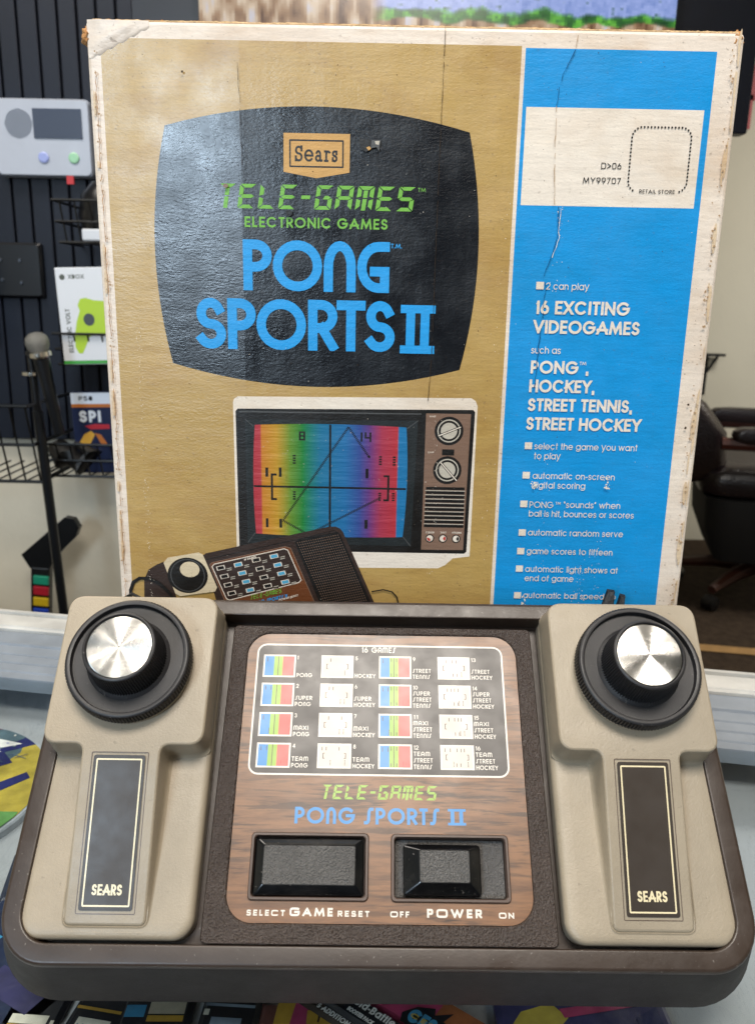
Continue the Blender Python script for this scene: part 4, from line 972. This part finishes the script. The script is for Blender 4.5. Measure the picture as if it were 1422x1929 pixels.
    sk = lambda ls, x0, z0, a: [[[(x0 + (p[0] - x0), p[1] + (p[0] - x0) * a) for p in q] for q in l] for l in ls]
    letters(sk(text('16 GAMES', -106, 179, -98, 1.5, .22), -106, 179, .26), 'cream')
    letters(sk(seg7('TELE-GAMES', -102.6, 150.6, -80.5, 3.2), -102.6, 150.4, .26), 'lettergreen')
    letters(sk(text('PONG SPORTS II', -101.9, 146.4, -77, 2.6, .2, 'deco'), -101.9, 146, .26), 'lettersky')
    letters(sk(text('POWER RESET', -82.7, 150.2, -69.5, 1.4, .22, 'sq'), -82.7, 150, .30), 'cream')
    gr = [(-71.5, 192.9), (-69, 195.1), (-44, 200.7), (-40.9, 198.6), (-19.5, 149.6), (-11, 130), (-47, 130), (-54.3, 148.8)]
    lay([gr[::-1]], 'ink', same=True)
    dots = []
    for i in range(19):
        for j in range(30):
            u = i / 18; v = j / 29; ax, az = -69.5 + 27 * u, 192.5 + 6 * u; x = ax + (20.5) * v; z = az - 48 * v
            dots.append(rect(x - .28, x + .28, z - .32, z + .32))
    lay(dots, 'tvpanel')
    lay([[(-161, 176.4), (-158, 180.1), (-136.8, 184.3), (-134.1, 182.9), (-125, 159.4), (-126.5, 156.3), (-150.7, 152.4), (-153.9, 154.2)][::-1]], 'pichead')
    lay([ell(-144.9, 167.6, 13.8, 12.8, 36)], 'ink'); lay(ringpoly(-144.9, 167.6, 11.2, 11.8, 36), 'tvsoft'); lay([ell(-143.6, 170.6, 8.0, 7.4, 30)], 'ink'); lay([ell(-143.3, 172.0, 6.7, 5.6, 30)], 'pichead')
    lay(ribbon([(-184.8, 146), (-184.6, 156), (-182.5, 162), (-178, 165), (-171.5, 165), (-164.5, 161.5), (-158, 155), (-153, 146)], 2.2), 'ink')
    lay(ribbon([(-19, 158.6), (-11.2, 160.2), (-5, 158.8), (-1.5, 155), (0, 149)], .9), 'ink')
    # wear: creases, scuffs, holes
    lvl[0] = 24
    rs = random.Random(21); bl = []
    for k_ in range(46):
        x_ = rs.choice((-188.6, 189.4, 188.8, 187.5)); z_ = rs.uniform(140, 505); L_ = rs.uniform(2, 13); w_ = rs.uniform(.3, 1.3)
        bl.append([(max(-189.3, min(189.8, x_ + w_ * (1 + .5 * noise.noise(Vector((q, k_, 0)))) * math.cos(q * .524))), z_ + L_ * (1 + .4 * noise.noise(Vector((q, k_, 5)))) * math.sin(q * .524)) for q in range(12)])
    for k_ in range(9):
        x_ = rs.uniform(75, 168); z_ = rs.uniform(414, 462); L_ = rs.uniform(3, 9); w_ = rs.uniform(1, 2.2)
        bl.append([(x_ + L_ * (1 + .4 * noise.noise(Vector((q, k_, 2)))) * math.cos(q * .524), z_ + w_ * (1 + .6 * noise.noise(Vector((q, k_, 7)))) * math.sin(q * .524) + .12 * L_ * math.cos(q * .524)) for q in range(12)])
    lay(bl[:46], 'stain')
    lvl[0] = 26
    def crack(pts, w, k, j=.5, seed=1):
        r = random.Random(seed); o = []
        for a, b in zip(pts, pts[1:]):
            n = max(2, int(math.hypot(b[0] - a[0], b[1] - a[1]) / 3))
            for i in range(n): o.append((a[0] + (b[0] - a[0]) * i / n + r.uniform(-j, j), a[1] + (b[1] - a[1]) * i / n))
        o.append(pts[-1]); pl = []
        for i in range(len(o) - 1):
            if r.random() < .9: pl += ribbon([o[i], o[i + 1]], w * r.uniform(.5, 1.3))
        lay(pl, k)
    crack([(17.8, 507), (16.9, 427), (16.4, 316), (15.1, 290)], .28, 'crease', .15, 3)
    crack([(-103.1, 486), (-102.4, 455), (-102, 430)], .25, 'crease', .4, 4)
    crack([(95, 507), (94, 497.5)], .3, 'creasetan', .3, 5)
    crack([(93.8, 496), (87.3, 483), (84.9, 466)], .45, 'creaseblue', .4, 5)
    crack([(84.9, 466), (86, 437), (88, 411)], .35, 'creasetan', .3, 5)
    crack([(90.3, 410), (91, 391), (87.6, 380), (84.4, 369), (86.2, 362), (85.4, 350), (83, 300)], .45, 'creaseblue', .4, 5)
    crack([(91.6, 409), (92.2, 392), (88.7, 380)], .3, 'scuff', .6, 6)
    crack([(-186.8, 480), (-187.2, 330), (-187.5, 210), (-188, 120)], .40, 'fluff', .5, 8)
    r = random.Random(11)
    sc = []
    def fleck(x, z, s): 
        a = r.uniform(0, 3); return [(x + s * r.uniform(.5, 1.2) * math.cos(a + t * 1.57), z + s * r.uniform(.5, 1.2) * math.sin(a + t * 1.57)) for t in range(4)]
    for x, z0, z1, n in ((-170, 350, 150, 130), (22, 300, 170, 50), (58, 420, 180, 40), (123, 190, 152, 40), (133, 200, 160, 26), (93, 410, 360, 26), (95, 260, 150, 30)):
        for i in range(n): sc.append(fleck(x + r.gauss(0, 2.2 if x > -100 else 1.0), r.uniform(z1, z0), r.uniform(.1, .38)))
    for i in range(120): sc.append(fleck(r.uniform(-180, 175), r.uniform(150, 495), r.uniform(.1, .3)))
    for x, z, n in ((136, 236, 16), (88, 236, 14), (86, 153, 14)):
        for i in range(n): sc.append(fleck(x + r.gauss(0, 1.2), z + r.gauss(0, 2), r.uniform(.3, .9)))
    lay(sc, 'scuff')
    dk = [fleck(r.uniform(-187, 188), r.uniform(145, 500), r.uniform(.12, .45)) for i in range(240)] + [fleck(-135 + r.gauss(0, 1), 480.5, 1.0), fleck(183, 288 + r.gauss(0, 3), 1.2), fleck(183, 276, 1.0)]
    lay(dk, 'crease')
    lay([fleck(sx_ + r.gauss(0, .7), r.uniform(150, 500), r.uniform(.3, 1.0)) for sx_ in (-187.0, 185.5, 187.5) for i in range(60)], 'creasetan')
    lay([[(-31.5, 445.4), (-28, 446), (-24, 445), (-24.4, 440.4), (-27, 438.6), (-30.6, 440)]], 'ink'); lay([[(-24, 445.2), (-18.6, 445.4), (-19.4, 439), (-21, 441.4), (-24.4, 440.6)]], 'tvsoft', same=True); lay([[(-27.2, 441), (-25.2, 441.8), (-24.2, 440.4), (-25.6, 439.4)]], 'tan'); lay([[(-22, 444.6), (-19.2, 444.8), (-19.6, 442.6), (-21.6, 443)]], 'tvsilver', same=True)
    lay([ell(-73.6, 403, 2, 1.8, 9)], 'ink', same=True); lay([ell(-112, 418, 1.6, 1.2, 9)], 'tvpanel', same=True)
    m.build('front_panel', [M[k] for k in mats], t)
    # the crushed upper corner: paper lifted into a soft fold
    m = MB(); gx, gz = 16, 12; pts = []
    for j_ in range(gz + 1):
        for i_ in range(gx + 1):
            u, v = i_ / gx, j_ / gz
            x = -190.5 + 36 * u; z = 487 + 20.2 * v
            d = (u * 1.0 - v * 1.1 + .25)
            h = 2.6 * math.exp(-(d / .16) ** 2) * (1 - u) * v + 1.2 * max(0, v - u) + .5 * noise.noise(Vector((x * .2, z * .2, 3)))
            e_ = min(u * 6, (1 - u) * 3, v * 5, 1)
            pts.append((x * mm, -(.2 + max(0, h) * max(0, min(1, e_))) * mm * (1 if v > u * .9 - .1 else .0) + .0016 * (0 if v > u * .9 - .1 else 1), z * mm))
    fs = []
    for j_ in range(gz):
        for i_ in range(gx):
            a_ = j_ * (gx + 1) + i_; fs.append((a_, a_ + 1, a_ + gx + 2, a_ + gx + 1))
    m.add(pts, fs, 0, True); m.build('bent_corner', M['board'], t)
    # torn fibres along the top edge, and the burst corners
    r = random.Random(5); m = MB()
    for mi, y0, y1, base, amp, seed in ((0, .6, 1.5, .25, .9, 3.0), (1, 1.7, 2.6, .35, 1.5, 11.0)):
        rings = []; x = -187.5
        while x < 189:
            nz = noise.noise(Vector((x * .05, seed, 0))) * .6 + noise.noise(Vector((x * .35, seed, 4))) * .45 + noise.noise(Vector((x * 1.4, seed, 9))) * .25
            h = max(.02, base + amp * (nz + .15))
            rings.append([(x * mm, y0 * mm, .5070), (x * mm, y1 * mm, .5070), (x * mm, y1 * mm, .5076 + h * mm), (x * mm, (y0 + .25 * r.random()) * mm, .5075 + h * mm * .9)])
            x += .7
        m.loft(rings, mi, True, True, False)
    m.build('torn_edge', [M['fluffpale'], M['fluff']], t)
    for cx, cz, sgn in ((-191, 499, 1), (188.5, 503.5, -1)):
        bm = bmesh.new(); bmesh.ops.create_icosphere(bm, subdivisions=4, radius=1)
        for v in bm.verts:
            d = 1 + .55 * noise.noise(v.co * 3.1 + Vector((cx, 0, 0))) + .25 * noise.noise(v.co * 9)
            v.co = Vector((v.co.x * d * .0036 + cx * mm, v.co.y * d * .004 + .004, v.co.z * d * .0055 + cz * mm))
        me = bpy.data.meshes.new('torn_corner'); bm.to_mesh(me); bm.free(); me.materials.append(M['fluff'])
        for p in me.polygons: p.use_smooth = True
        o = bpy.data.objects.new('torn_corner', me); COL.objects.link(o); o.parent = t
carton()

# ------------------------------------------------------------------ the console
KM = Matrix(((0.999950, -0.007437, 0.006672, 0.004771), (0.009955, 0.684776, -0.728686, 0.391425), (0.000851, 0.728716, 0.684816, 0.108197), (0, 0, 0, 1)))
def console():
    t = empty('game_console', 'brown home game console with a wood grain panel leaning back against the carton', 'game console', KM)
    oc = [(-.1873, -.0948), (.1873, -.0948), (.1812, .0955), (-.1812, .0955)]; rad = [.024, .024, .017, .017]
    zb = lambda y: -.040 - (y + .11) / .221 * .0435
    R = lambda ins, z: [(x, y, z) for x, y in rpoly(oc, rad, 10, ins)]
    m = MB()
    bot = [(x, y, zb(y)) for x, y in rpoly(oc, rad, 10, -.0157)]
    bot2 = [(x, y, zb(y) + .002) for x, y in rpoly(oc, rad, 10, -.0160)]
    bot0 = [(x, y, zb(y) + .0002) for x, y in rpoly(oc, rad, 10, -.0100)]
    zr = .0018
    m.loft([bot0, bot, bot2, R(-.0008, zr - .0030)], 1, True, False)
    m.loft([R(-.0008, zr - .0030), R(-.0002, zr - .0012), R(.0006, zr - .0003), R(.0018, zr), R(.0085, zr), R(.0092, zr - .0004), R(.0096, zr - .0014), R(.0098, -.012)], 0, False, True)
    m.build('case', [M['case'], M['wallgrain_shaded']], t)
    # pebbled face plate with a shallow pocket
    n = 10
    m = MB()
    outer = lambda i, z: [(x, y, z) for x, y in rpoly([(.0880, -.0851), (.0862, .0800), (-.0862, .0800), (-.0880, -.0851)], [.003] * 4, n, i)]
    pocket = lambda i, z: z3(rr(.1546 - 2 * i, .1512 - 2 * i, .0135 - i, n, 0, -.0001), z)
    m.loft([outer(0, -.0118), outer(0, .0004), outer(.0006, .0012), pocket(-.0006, .0012), pocket(0, .0006), pocket(0, -.0030)], 0, True, False)
    m.build('face_plate', M['plate'], t)
    # wood grain inlay with its print
    mats = ['wood', 'ip_dark', 'ip_white', 'ip_cell', 'ip_blue', 'ip_green', 'ip_red', 'ip_line']
    ix = {k: i for i, k in enumerate(mats)}
    m = MB(); mm = .001; lvl = [0]
    def lay(polys, k, holes=(), same=False):
        if not same: lvl[0] += 1
        h = .00004 * lvl[0]
        m.tri(*union(polys, holes), lambda x, y: (x * mm, y * mm, h), ix[k])
    def letters(ls, k):
        lvl[0] += 1; h = .00004 * lvl[0]
        for l in ls: m.tri(*union(l), lambda x, y: (x * mm, y * mm, h), ix[k])
    hole1 = rr(57.4, 29.4, 2, 4, -36.3, -49.3); hole2 = rr(57.4, 29.4, 2, 4, 35.6, -49.4)
    lay([rr(154.0, 150.6, 13, 10, 0, -.1)], 'wood', [hole1, hole2])
    # thin skirt so the panel has thickness
    m.loft([z3([(x * mm, y * mm) for x, y in rr(154.0, 150.6, 13, 10, 0, -.1)], -.0008), z3([(x * mm, y * mm) for x, y in rr(154.0, 150.6, 13, 10, 0, -.1)], .00004)], 0, False, False)
    lay([rr(140.2, 72.8, 5, 6, -1.2, 32.4)], 'ip_dark')
    lay(frame_poly(141.0, 73.6, 5.4, .95, -1.2, 32.4), 'ip_white')
    letters(text('16 GAMES', -11.6, 64.6, 7.9, 3.3, .17, 'deco', .13, .45), 'ip_white'); lvl[0] -= 1
    names = [['PONG'], ['SUPER', 'PONG'], ['MAXI', 'PONG'], ['TEAM', 'PONG'], ['HOCKEY'], ['SUPER', 'HOCKEY'], ['MAXI', 'HOCKEY'], ['TEAM', 'HOCKEY'],
             ['STREET', 'TENNIS'], ['SUPER', 'STREET', 'TENNIS'], ['MAXI', 'STREET', 'TENNIS'], ['TEAM', 'STREET', 'TENNIS'], ['STREET', 'HOCKEY'], ['SUPER', 'STREET', 'HOCKEY'], ['MAXI', 'STREET', 'HOCKEY'], ['TEAM', 'STREET', 'HOCKEY']]
    xs = [-67.7, -34.7, -1.7, 31.8]; W, Hh = 18.4, 13.2
    rows = [49.4, 32.8, 16.1, -.6]
    base = lvl[0]
    wd = {'PONG': 8.9, 'SUPER': 9.6, 'MAXI': 8.2, 'TEAM': 9.0, 'HOCKEY': 11.8, 'STREET': 10.4, 'TENNIS': 10.0}
    for k in range(16):
        c, r_ = divmod(k, 4); x, y = xs[c] + (r_ * .1 if c == 3 else 0), rows[r_]; lvl[0] = base
        lay([rect(x, x + W, y, y + Hh)], 'ip_white')
        i = .9
        x0, x1, y0, y1 = x + i, x + W - i, y + i, y + Hh - i; w = x1 - x0; h = y1 - y0
        if c in (0, 2):
            b = w * .31; g = w * .30
            lay([rect(x0, x0 + b, y0, y1)], 'ip_blue'); lay([rect(x0 + b, x0 + b + g, y0, y1)], 'ip_green', same=True); lay([rect(x0 + b + g, x1, y0, y1)], 'ip_red', same=True)
            cx = x0 + b + g / 2
            L = [rect(cx - .2, cx + .2, y0, y1)]
            if c == 2:
                for dx in (-1.5, 1.5): L += [rect(cx + dx - .2, cx + dx + .2, y1 - 2.6, y1 - .3), rect(cx + dx - .2, cx + dx + .2, y0 + .3, y0 + 2.2)]
            L += [rect(x0 + 1.2, x0 + 1.6, y1 - 3.2, y1 - .8)]
            L += [rect(x1 - .9, x1 - .55, y0 + .8 + j * .8, y0 + 1.3 + j * .8) for j in range(4)]
            if r_ in (1, 3): L += [rect(x0 + 4.2, x0 + 4.6, y1 - 3.2, y1 - .8), rect(x1 - 4.2, x1 - 3.9, y0 + 1, y0 + 3)]
            if r_ == 2: L += [rect(x0 + b - .5, x0 + b - .1, y0 + .8 + j, y0 + 1.4 + j) for j in range(3)]
            lay(L, 'ip_line')
        else:
            lay([rect(x0, x1, y0, y1)], 'ip_cell')
            cy = (y0 + y1) / 2
            L = []
            for sx, d in ((x0 + 2.2, 1), (x1 - 2.2, -1)): L += [rect(sx - .22, sx + .22, cy - 1.5, cy + 1.5), rect(min(sx, sx + d * .9), max(sx, sx + d * .9), cy + 1.2, cy + 1.55), rect(min(sx, sx + d * .9), max(sx, sx + d * .9), cy - 1.55, cy - 1.2)]
            st = {0: [4.2], 1: [4.0, 6.2], 2: [4.2, 11.4], 3: [1.4, 3.6, 10.6]}[r_]
            if c == 3: st = {0: [4, 7.4, 9.6], 1: [4, 6, 8, 10], 2: [4.2, 7.4, 9.4, 11], 3: [1.4, 4.4, 8, 10.2, 12]}[r_]
            for q in st: L.append(rect(x0 + q, x0 + q + .45, y1 - 2.9, y1 - .9))
            for q in ([12.4] if r_ == 0 else [10.4, 12.6] if r_ < 3 else [6, 13.8]):
                for j in range(4): L.append(rect(x0 + q, x0 + q + .5, y0 + .7 + j * .75, y0 + 1.15 + j * .75))
            if c == 3:
                for q in (7.6, 9.8): L.append(rect(x0 + q, x0 + q + .45, y0 + .7, y0 + 2.6))
            lay(L, 'ip_line')
        lvl[0] = base
        tx = x + W + .8
        s = str(k + 1); letters(text(s, tx + .2, y + Hh - 2.7, tx + .2 + (.35 if s == '1' else 1.4 if len(s) == 1 else 2.6), 2.3, .16), 'ip_white'); lvl[0] = base
        for j, wv in enumerate(reversed(names[k])):
            letters(text(wv, tx, y + .2 + j * 3.45, tx + wd[wv], 2.35, .17, 'deco', .14), 'ip_white'); lvl[0] = base
    lvl[0] = 1
    letters(seg7('TELE-GAMES', -32.2, -16.4, 30.2, 7.3, .18, .16), 'ip_green')
    lvl[0] = 1
    letters(text('PONG SPORTS', -45.2, -28.8, 30.8, 8.3, .195, 'deco', .10, .40), 'ip_blue')
    lvl[0] = 1
    letters([[rect(35.2, 44.6, -28.8, -27.5), rect(35.2, 44.6, -21.9, -20.6), rect(36.6, 38.6, -27.5, -21.9), rect(41.2, 43.2, -27.5, -21.9)]], 'ip_blue')
    for s, a, b, cap, w in (('SELECT', -66.5, -47.1, 2.7, .24), ('GAME', -45.2, -23.3, 3.9, .25), ('RESET', -21.3, -5.1, 2.7, .24), ('OFF', 4.9, 14.7, 2.7, .24), ('POWER', 23.1, 51, 4.0, .25), ('ON', 59, 66.9, 2.7, .24)):
        lvl[0] = 1; letters(text(s, a, -72.2, b, cap, w, 'sq', .16), 'ip_white')
    m.build('wood_panel', [M[k] for k in mats], t)
    # game button in its raised bezel
    def bezel(cx, cy, depth):
        L = lambda w, h, r, z: z3([(x * mm, y * mm) for x, y in rr(w, h, r, 5, cx, cy)], z)
        mb = MB(); mb.loft([L(60.6, 32.2, 2.2, -.0002), L(60.4, 32.0, 2.2, .0011), L(59.6, 31.2, 2, .0016), L(57.6, 29.2, 1.6, .0016), L(56.8, 28.4, 1.6, .0011), L(56.4, 28.0, 1.6, -depth)], 0, False, True)
        return mb.build('bezel', M['trim'], t)
    bezel(-36.3, -49.3, .004); bz = bezel(35.6, -49.4, .0055)
    L = lambda w, h, r, z, cx, cy: z3([(x * mm, y * mm) for x, y in rr(w, h, r, 5, cx, cy)], z)
    m = MB(); m.loft([L(55.8, 27.4, 1.8, -.0038, -36.3, -49.6), L(55.6, 27.2, 1.8, .0004, -36.3, -49.6), L(54, 25.8, 1.6, .0014, -36.3, -49.6), L(47.8, 19.6, 1.2, .0031, -36.2, -49.1), L(46.8, 18.6, 1, .0033, -36.2, -49.1)], 0, True, True)
    gb = m.build('game_button', M['gloss'], t)
    m = MB(); m.loft([L(46.4, 18.2, .9, .0032, -36.2, -49.0), L(46.2, 18.0, .9, .0035, -36.2, -49.0)], 0, False, True); m.build('button_face', M['pebble'], gb)
    m = MB(); m.loft([L(56, 27.4, 1, -.0053, 35.6, -49.4), L(55.8, 27.2, 1, -.0036, 35.6, -49.4)], 0, False, True); m.build('slot_floor', M['pebble'], t)
    m = MB(); m.loft([L(39.6, 24.4, 1.8, -.0034, 31.4, -50.4), L(39.4, 24.2, 1.8, .0004, 31.4, -50.4), L(38, 22.8, 1.6, .0012, 31.4, -50.4), L(26.6, 16.2, 1.2, .0046, 32.4, -49.1), L(25.4, 15.2, 1, .0048, 32.4, -49.1)], 0, True, True)
    sb = m.build('power_switch', M['gloss'], t)
    m = MB(); m.loft([L(25, 14.8, .9, .0047, 32.4, -49.0), L(24.8, 14.6, .9, .0050, 32.4, -49.0)], 0, False, True); m.build('switch_face', M['pebble'], sb)
    return t
console()

# ------------------------------------------------------------------ the two paddle controllers
def controller():
    t = empty('paddle_controller', '', '', None)
    H0 = .0195; SL = .222
    def top(v):            # height of the upper face along the controller
        d = 3e-3 - v; k = .006
        s = 0.5 * (d + math.sqrt(d * d + k * k)) - .0008
        return H0 - SL * max(0, s) if v < .03 else H0
    hw, hy0, hy1 = .0415, .0070, .0890
    sw = .0198; sy = -.0770
    # T-shaped plan outline, counter-clockwise, with rounded corners
    def fillet(pts):
        out = []
        n = len(pts)
        for i in range(n):
            (x, y, r) = pts[i]; p = Vector((x, y)); a = (Vector(pts[i - 1][:2]) - p).normalized(); b = (Vector(pts[(i + 1) % n][:2]) - p).normalized()
            s, e = p + a * r, p + b * r
            for k in range(9):
                u = k / 8; q = s.lerp(p, u).lerp(p.lerp(e, u), u); out.append(q)
        return out
    def dens(pts, st=.003):
        o = []
        for i in range(len(pts)):
            a, b = pts[i], pts[(i + 1) % len(pts)]; k = max(1, int((b - a).length / st))
            for j in range(k): o.append(a.lerp(b, j / k))
        return o
    P = dens(fillet([(-sw, sy, .003), (sw, sy, .003), (sw, hy0, .0055), (hw, hy0, .0075), (hw, hy1, .0085), (-hw, hy1, .0085), (-hw, hy0, .0075), (-sw, hy0, .0055)]))
    N = []
    for i in range(len(P)):
        d = (P[(i + 1) % len(P)] - P[i - 1]).normalized(); N.append(Vector((d.y, -d.x)))
    BW, BY0, BY1 = .0434, -.0838, .0905
    wing = .0006
    def ring(off, fz):
        o = []
        for p, nn in zip(P, N):
            q = p + nn * off
            x = max(-BW + .0004, min(BW - .0004, q.x)); y = min(q.y, BY1 - .0004)
            o.append((x, y, fz(p.y)))
        return o
    lo = lambda v: wing
    k = lambda f: (lambda v: wing - .0004 + max(.0, top(v) - wing) * f)
    m = MB()
    rings = [ring(.0038, lambda v: -.0012), ring(.0036, k(.02)), ring(.0026, k(.06)), ring(.0018, k(.16)), ring(.0014, k(.35)), ring(.0010, k(.65)), ring(.0005, lambda v: max(wing - .0003, top(v) - .0013)), ring(.0003, lambda v: max(wing - .0003, top(v) - .0007)), ring(-.0001, lambda v: top(v) - .0002), ring(-.0007, lambda v: top(v))]
    m.loft(rings, 0, False, False)
    tv, tf = union([[(x * 1000, y * 1000) for x, y, z in rings[-1]]], (), 3.0)
    m.add([(x / 1000, y / 1000, top(y / 1000)) for x, y in tv], tf, 0, True)
    B = lambda ins, z: [(x, y, z) for x, y in rpoly([(-BW, BY0), (BW, BY0), (BW, BY1), (-BW, BY1)], [.0105, .0105, .009, .009], 8, ins)]
    m.loft([B(.0004, -.0116), B(0, -.010), B(0, -.0038), B(.0003, -.0022), B(.0011, -.0008), B(.0024, .0000), B(.0045, .0004), B(.008, wing - .0001)], 0, True, True)
    m.build('shell', M['beige'], t)
    # grip label on the sloping spine
    mats = ['label_dark', 'label_gold', 'trim']
    m = MB(); lv = [0]
    PL = lambda v: H0 - SL * (.003 - v) + .0003
    def lay(polys, mi, flat=.0002):
        lv[0] += 1
        m.tri(*union(polys, (), 4.0), lambda x, y: (x * .001, y * .001, PL(y * .001) + flat + .00006 * lv[0]), mi)
    y0, y1 = LABEL_Y
    cy = (y0 + y1) / 2; hh = y1 - y0
    lay(frame_poly(29.4, hh + 3.2, .6, .35, LABEL_X, cy, 2), 2, -.00008)
    lay([rr(26.6, hh, 1.2, 4, LABEL_X, cy)], 0)
    lay(frame_poly(23.6, hh - 3.4, .6, .75, LABEL_X, cy, 2), 1)
    for l in text('SEARS', LABEL_X - 7.4, y0 + 6.8, LABEL_X + 7.4, 4.9, .19, '', .14):
        m.tri(*union(l), lambda x, y: (x * .001, y * .001, PL(y * .001) + .0002 + .00006 * lv[0] + .00006), 1)
    m.build('grip_label', [M[k] for k in mats], t)
    # dial
    kx, ky = -.0008, .0493
    m = MB(); m.lathe([(.0300, .0190), (.0322, .0196), (.0328, .0206), (.0328, .0222), (.0322, .0228), (.030, .0229)], 96, cx=kx, cy=ky); m.build('boss', M['beige'], t)
    m = MB()
    NT = 480
    m.lathe([(.029, .0230), (.0328, .0231), (.0334, .0236, 1), (.0332, .0305, 1), (.0326, .0316), (.0320, .0322), (.0312, .0324), (.0300, .0321), (.0296, .0314), (.0294, .0290), (.0180, .0286)], NT, cx=kx, cy=ky, teeth=.0011)
    dial = m.build('dial', M['black'], t)
    m = MB()
    m.lathe([(.0225, .0285), (.0218, .0292), (.0207, .0300), (.0205, .0304, 1), (.0190, .0478, 1), (.0187, .0488), (.0182, .0493), (.0175, .0494), (.0171, .0491), (.0169, .0484)], 360, cx=kx, cy=ky, teeth=.0006)
    m.build('knob', M['black'], dial)
    m = MB(); m.lathe([(.0169, .0482), (.0166, .0486), (.0160, .0487), (.0100, .04868), (.005, .04866), (.0004, .04865)], 96)
    cp = m.build('metal_cap', M['spun'], dial); cp.location = (kx, ky, 0)
    return t
LABEL_Y = (-71.0, 0.8); LABEL_X = 0.0
c1 = controller(); c1.name = 'paddle_controller'
c1.matrix_world = KM @ Matrix.Translation((-.1354, 0, 0))
tag(c1, 'beige paddle controller at the left end of the console', 'controller', 'paddle controllers docked in the console')
c2 = copy_tree(c1)
for o in c2.children:          # its dial sits a little farther out on the head
    if o.name.startswith(('dial', 'boss')): o.location.x += .0030
c2.matrix_world = KM @ Matrix.Translation((.1354, 0, 0))
tag(c2, 'beige paddle controller at the right end of the console', 'controller', 'paddle controllers docked in the console')

# ------------------------------------------------------------------ the strap sticking up behind the right controller
m = MB()
pts = [(.150, .500, .08), (.151, .505, .13), (.153, .510, .155), (.156, .514, .168)]
for dx, w0, tip in ((0, .010, .0), (.008, .007, .003)):
    rings = []
    for i, (x, y, z) in enumerate(pts):
        w = (w0, w0, w0 * .85, w0 * .45)[i]
        rings.append([(x + dx - w / 2, y - .0015, z - tip), (x + dx + w / 2, y - .0035, z - tip), (x + dx + w / 2, y - .0010, z - tip + .001), (x + dx - w / 2, y + .001, z - tip + .001)])
    m.loft(rings, 0, True, True, False)
tag(m.build('cable_tie', plain('black_strap', '#0d0d0f', .45, var=.2, bump=(300, .0008)), bevel=.0006), 'short black strap end poking up behind the right controller', 'strap')
m = MB()
m.tube([(-.168, .512, .14), (-.166, .508, .1585), (-.160, .505, .1625), (-.153, .503, .1600), (-.150, .500, .14)], .0011, 8)
tag(m.build('controller_cord', plain('dark_cord', '#141210', .5)), 'thin dark cord loop peeping over the left controller', 'cord')
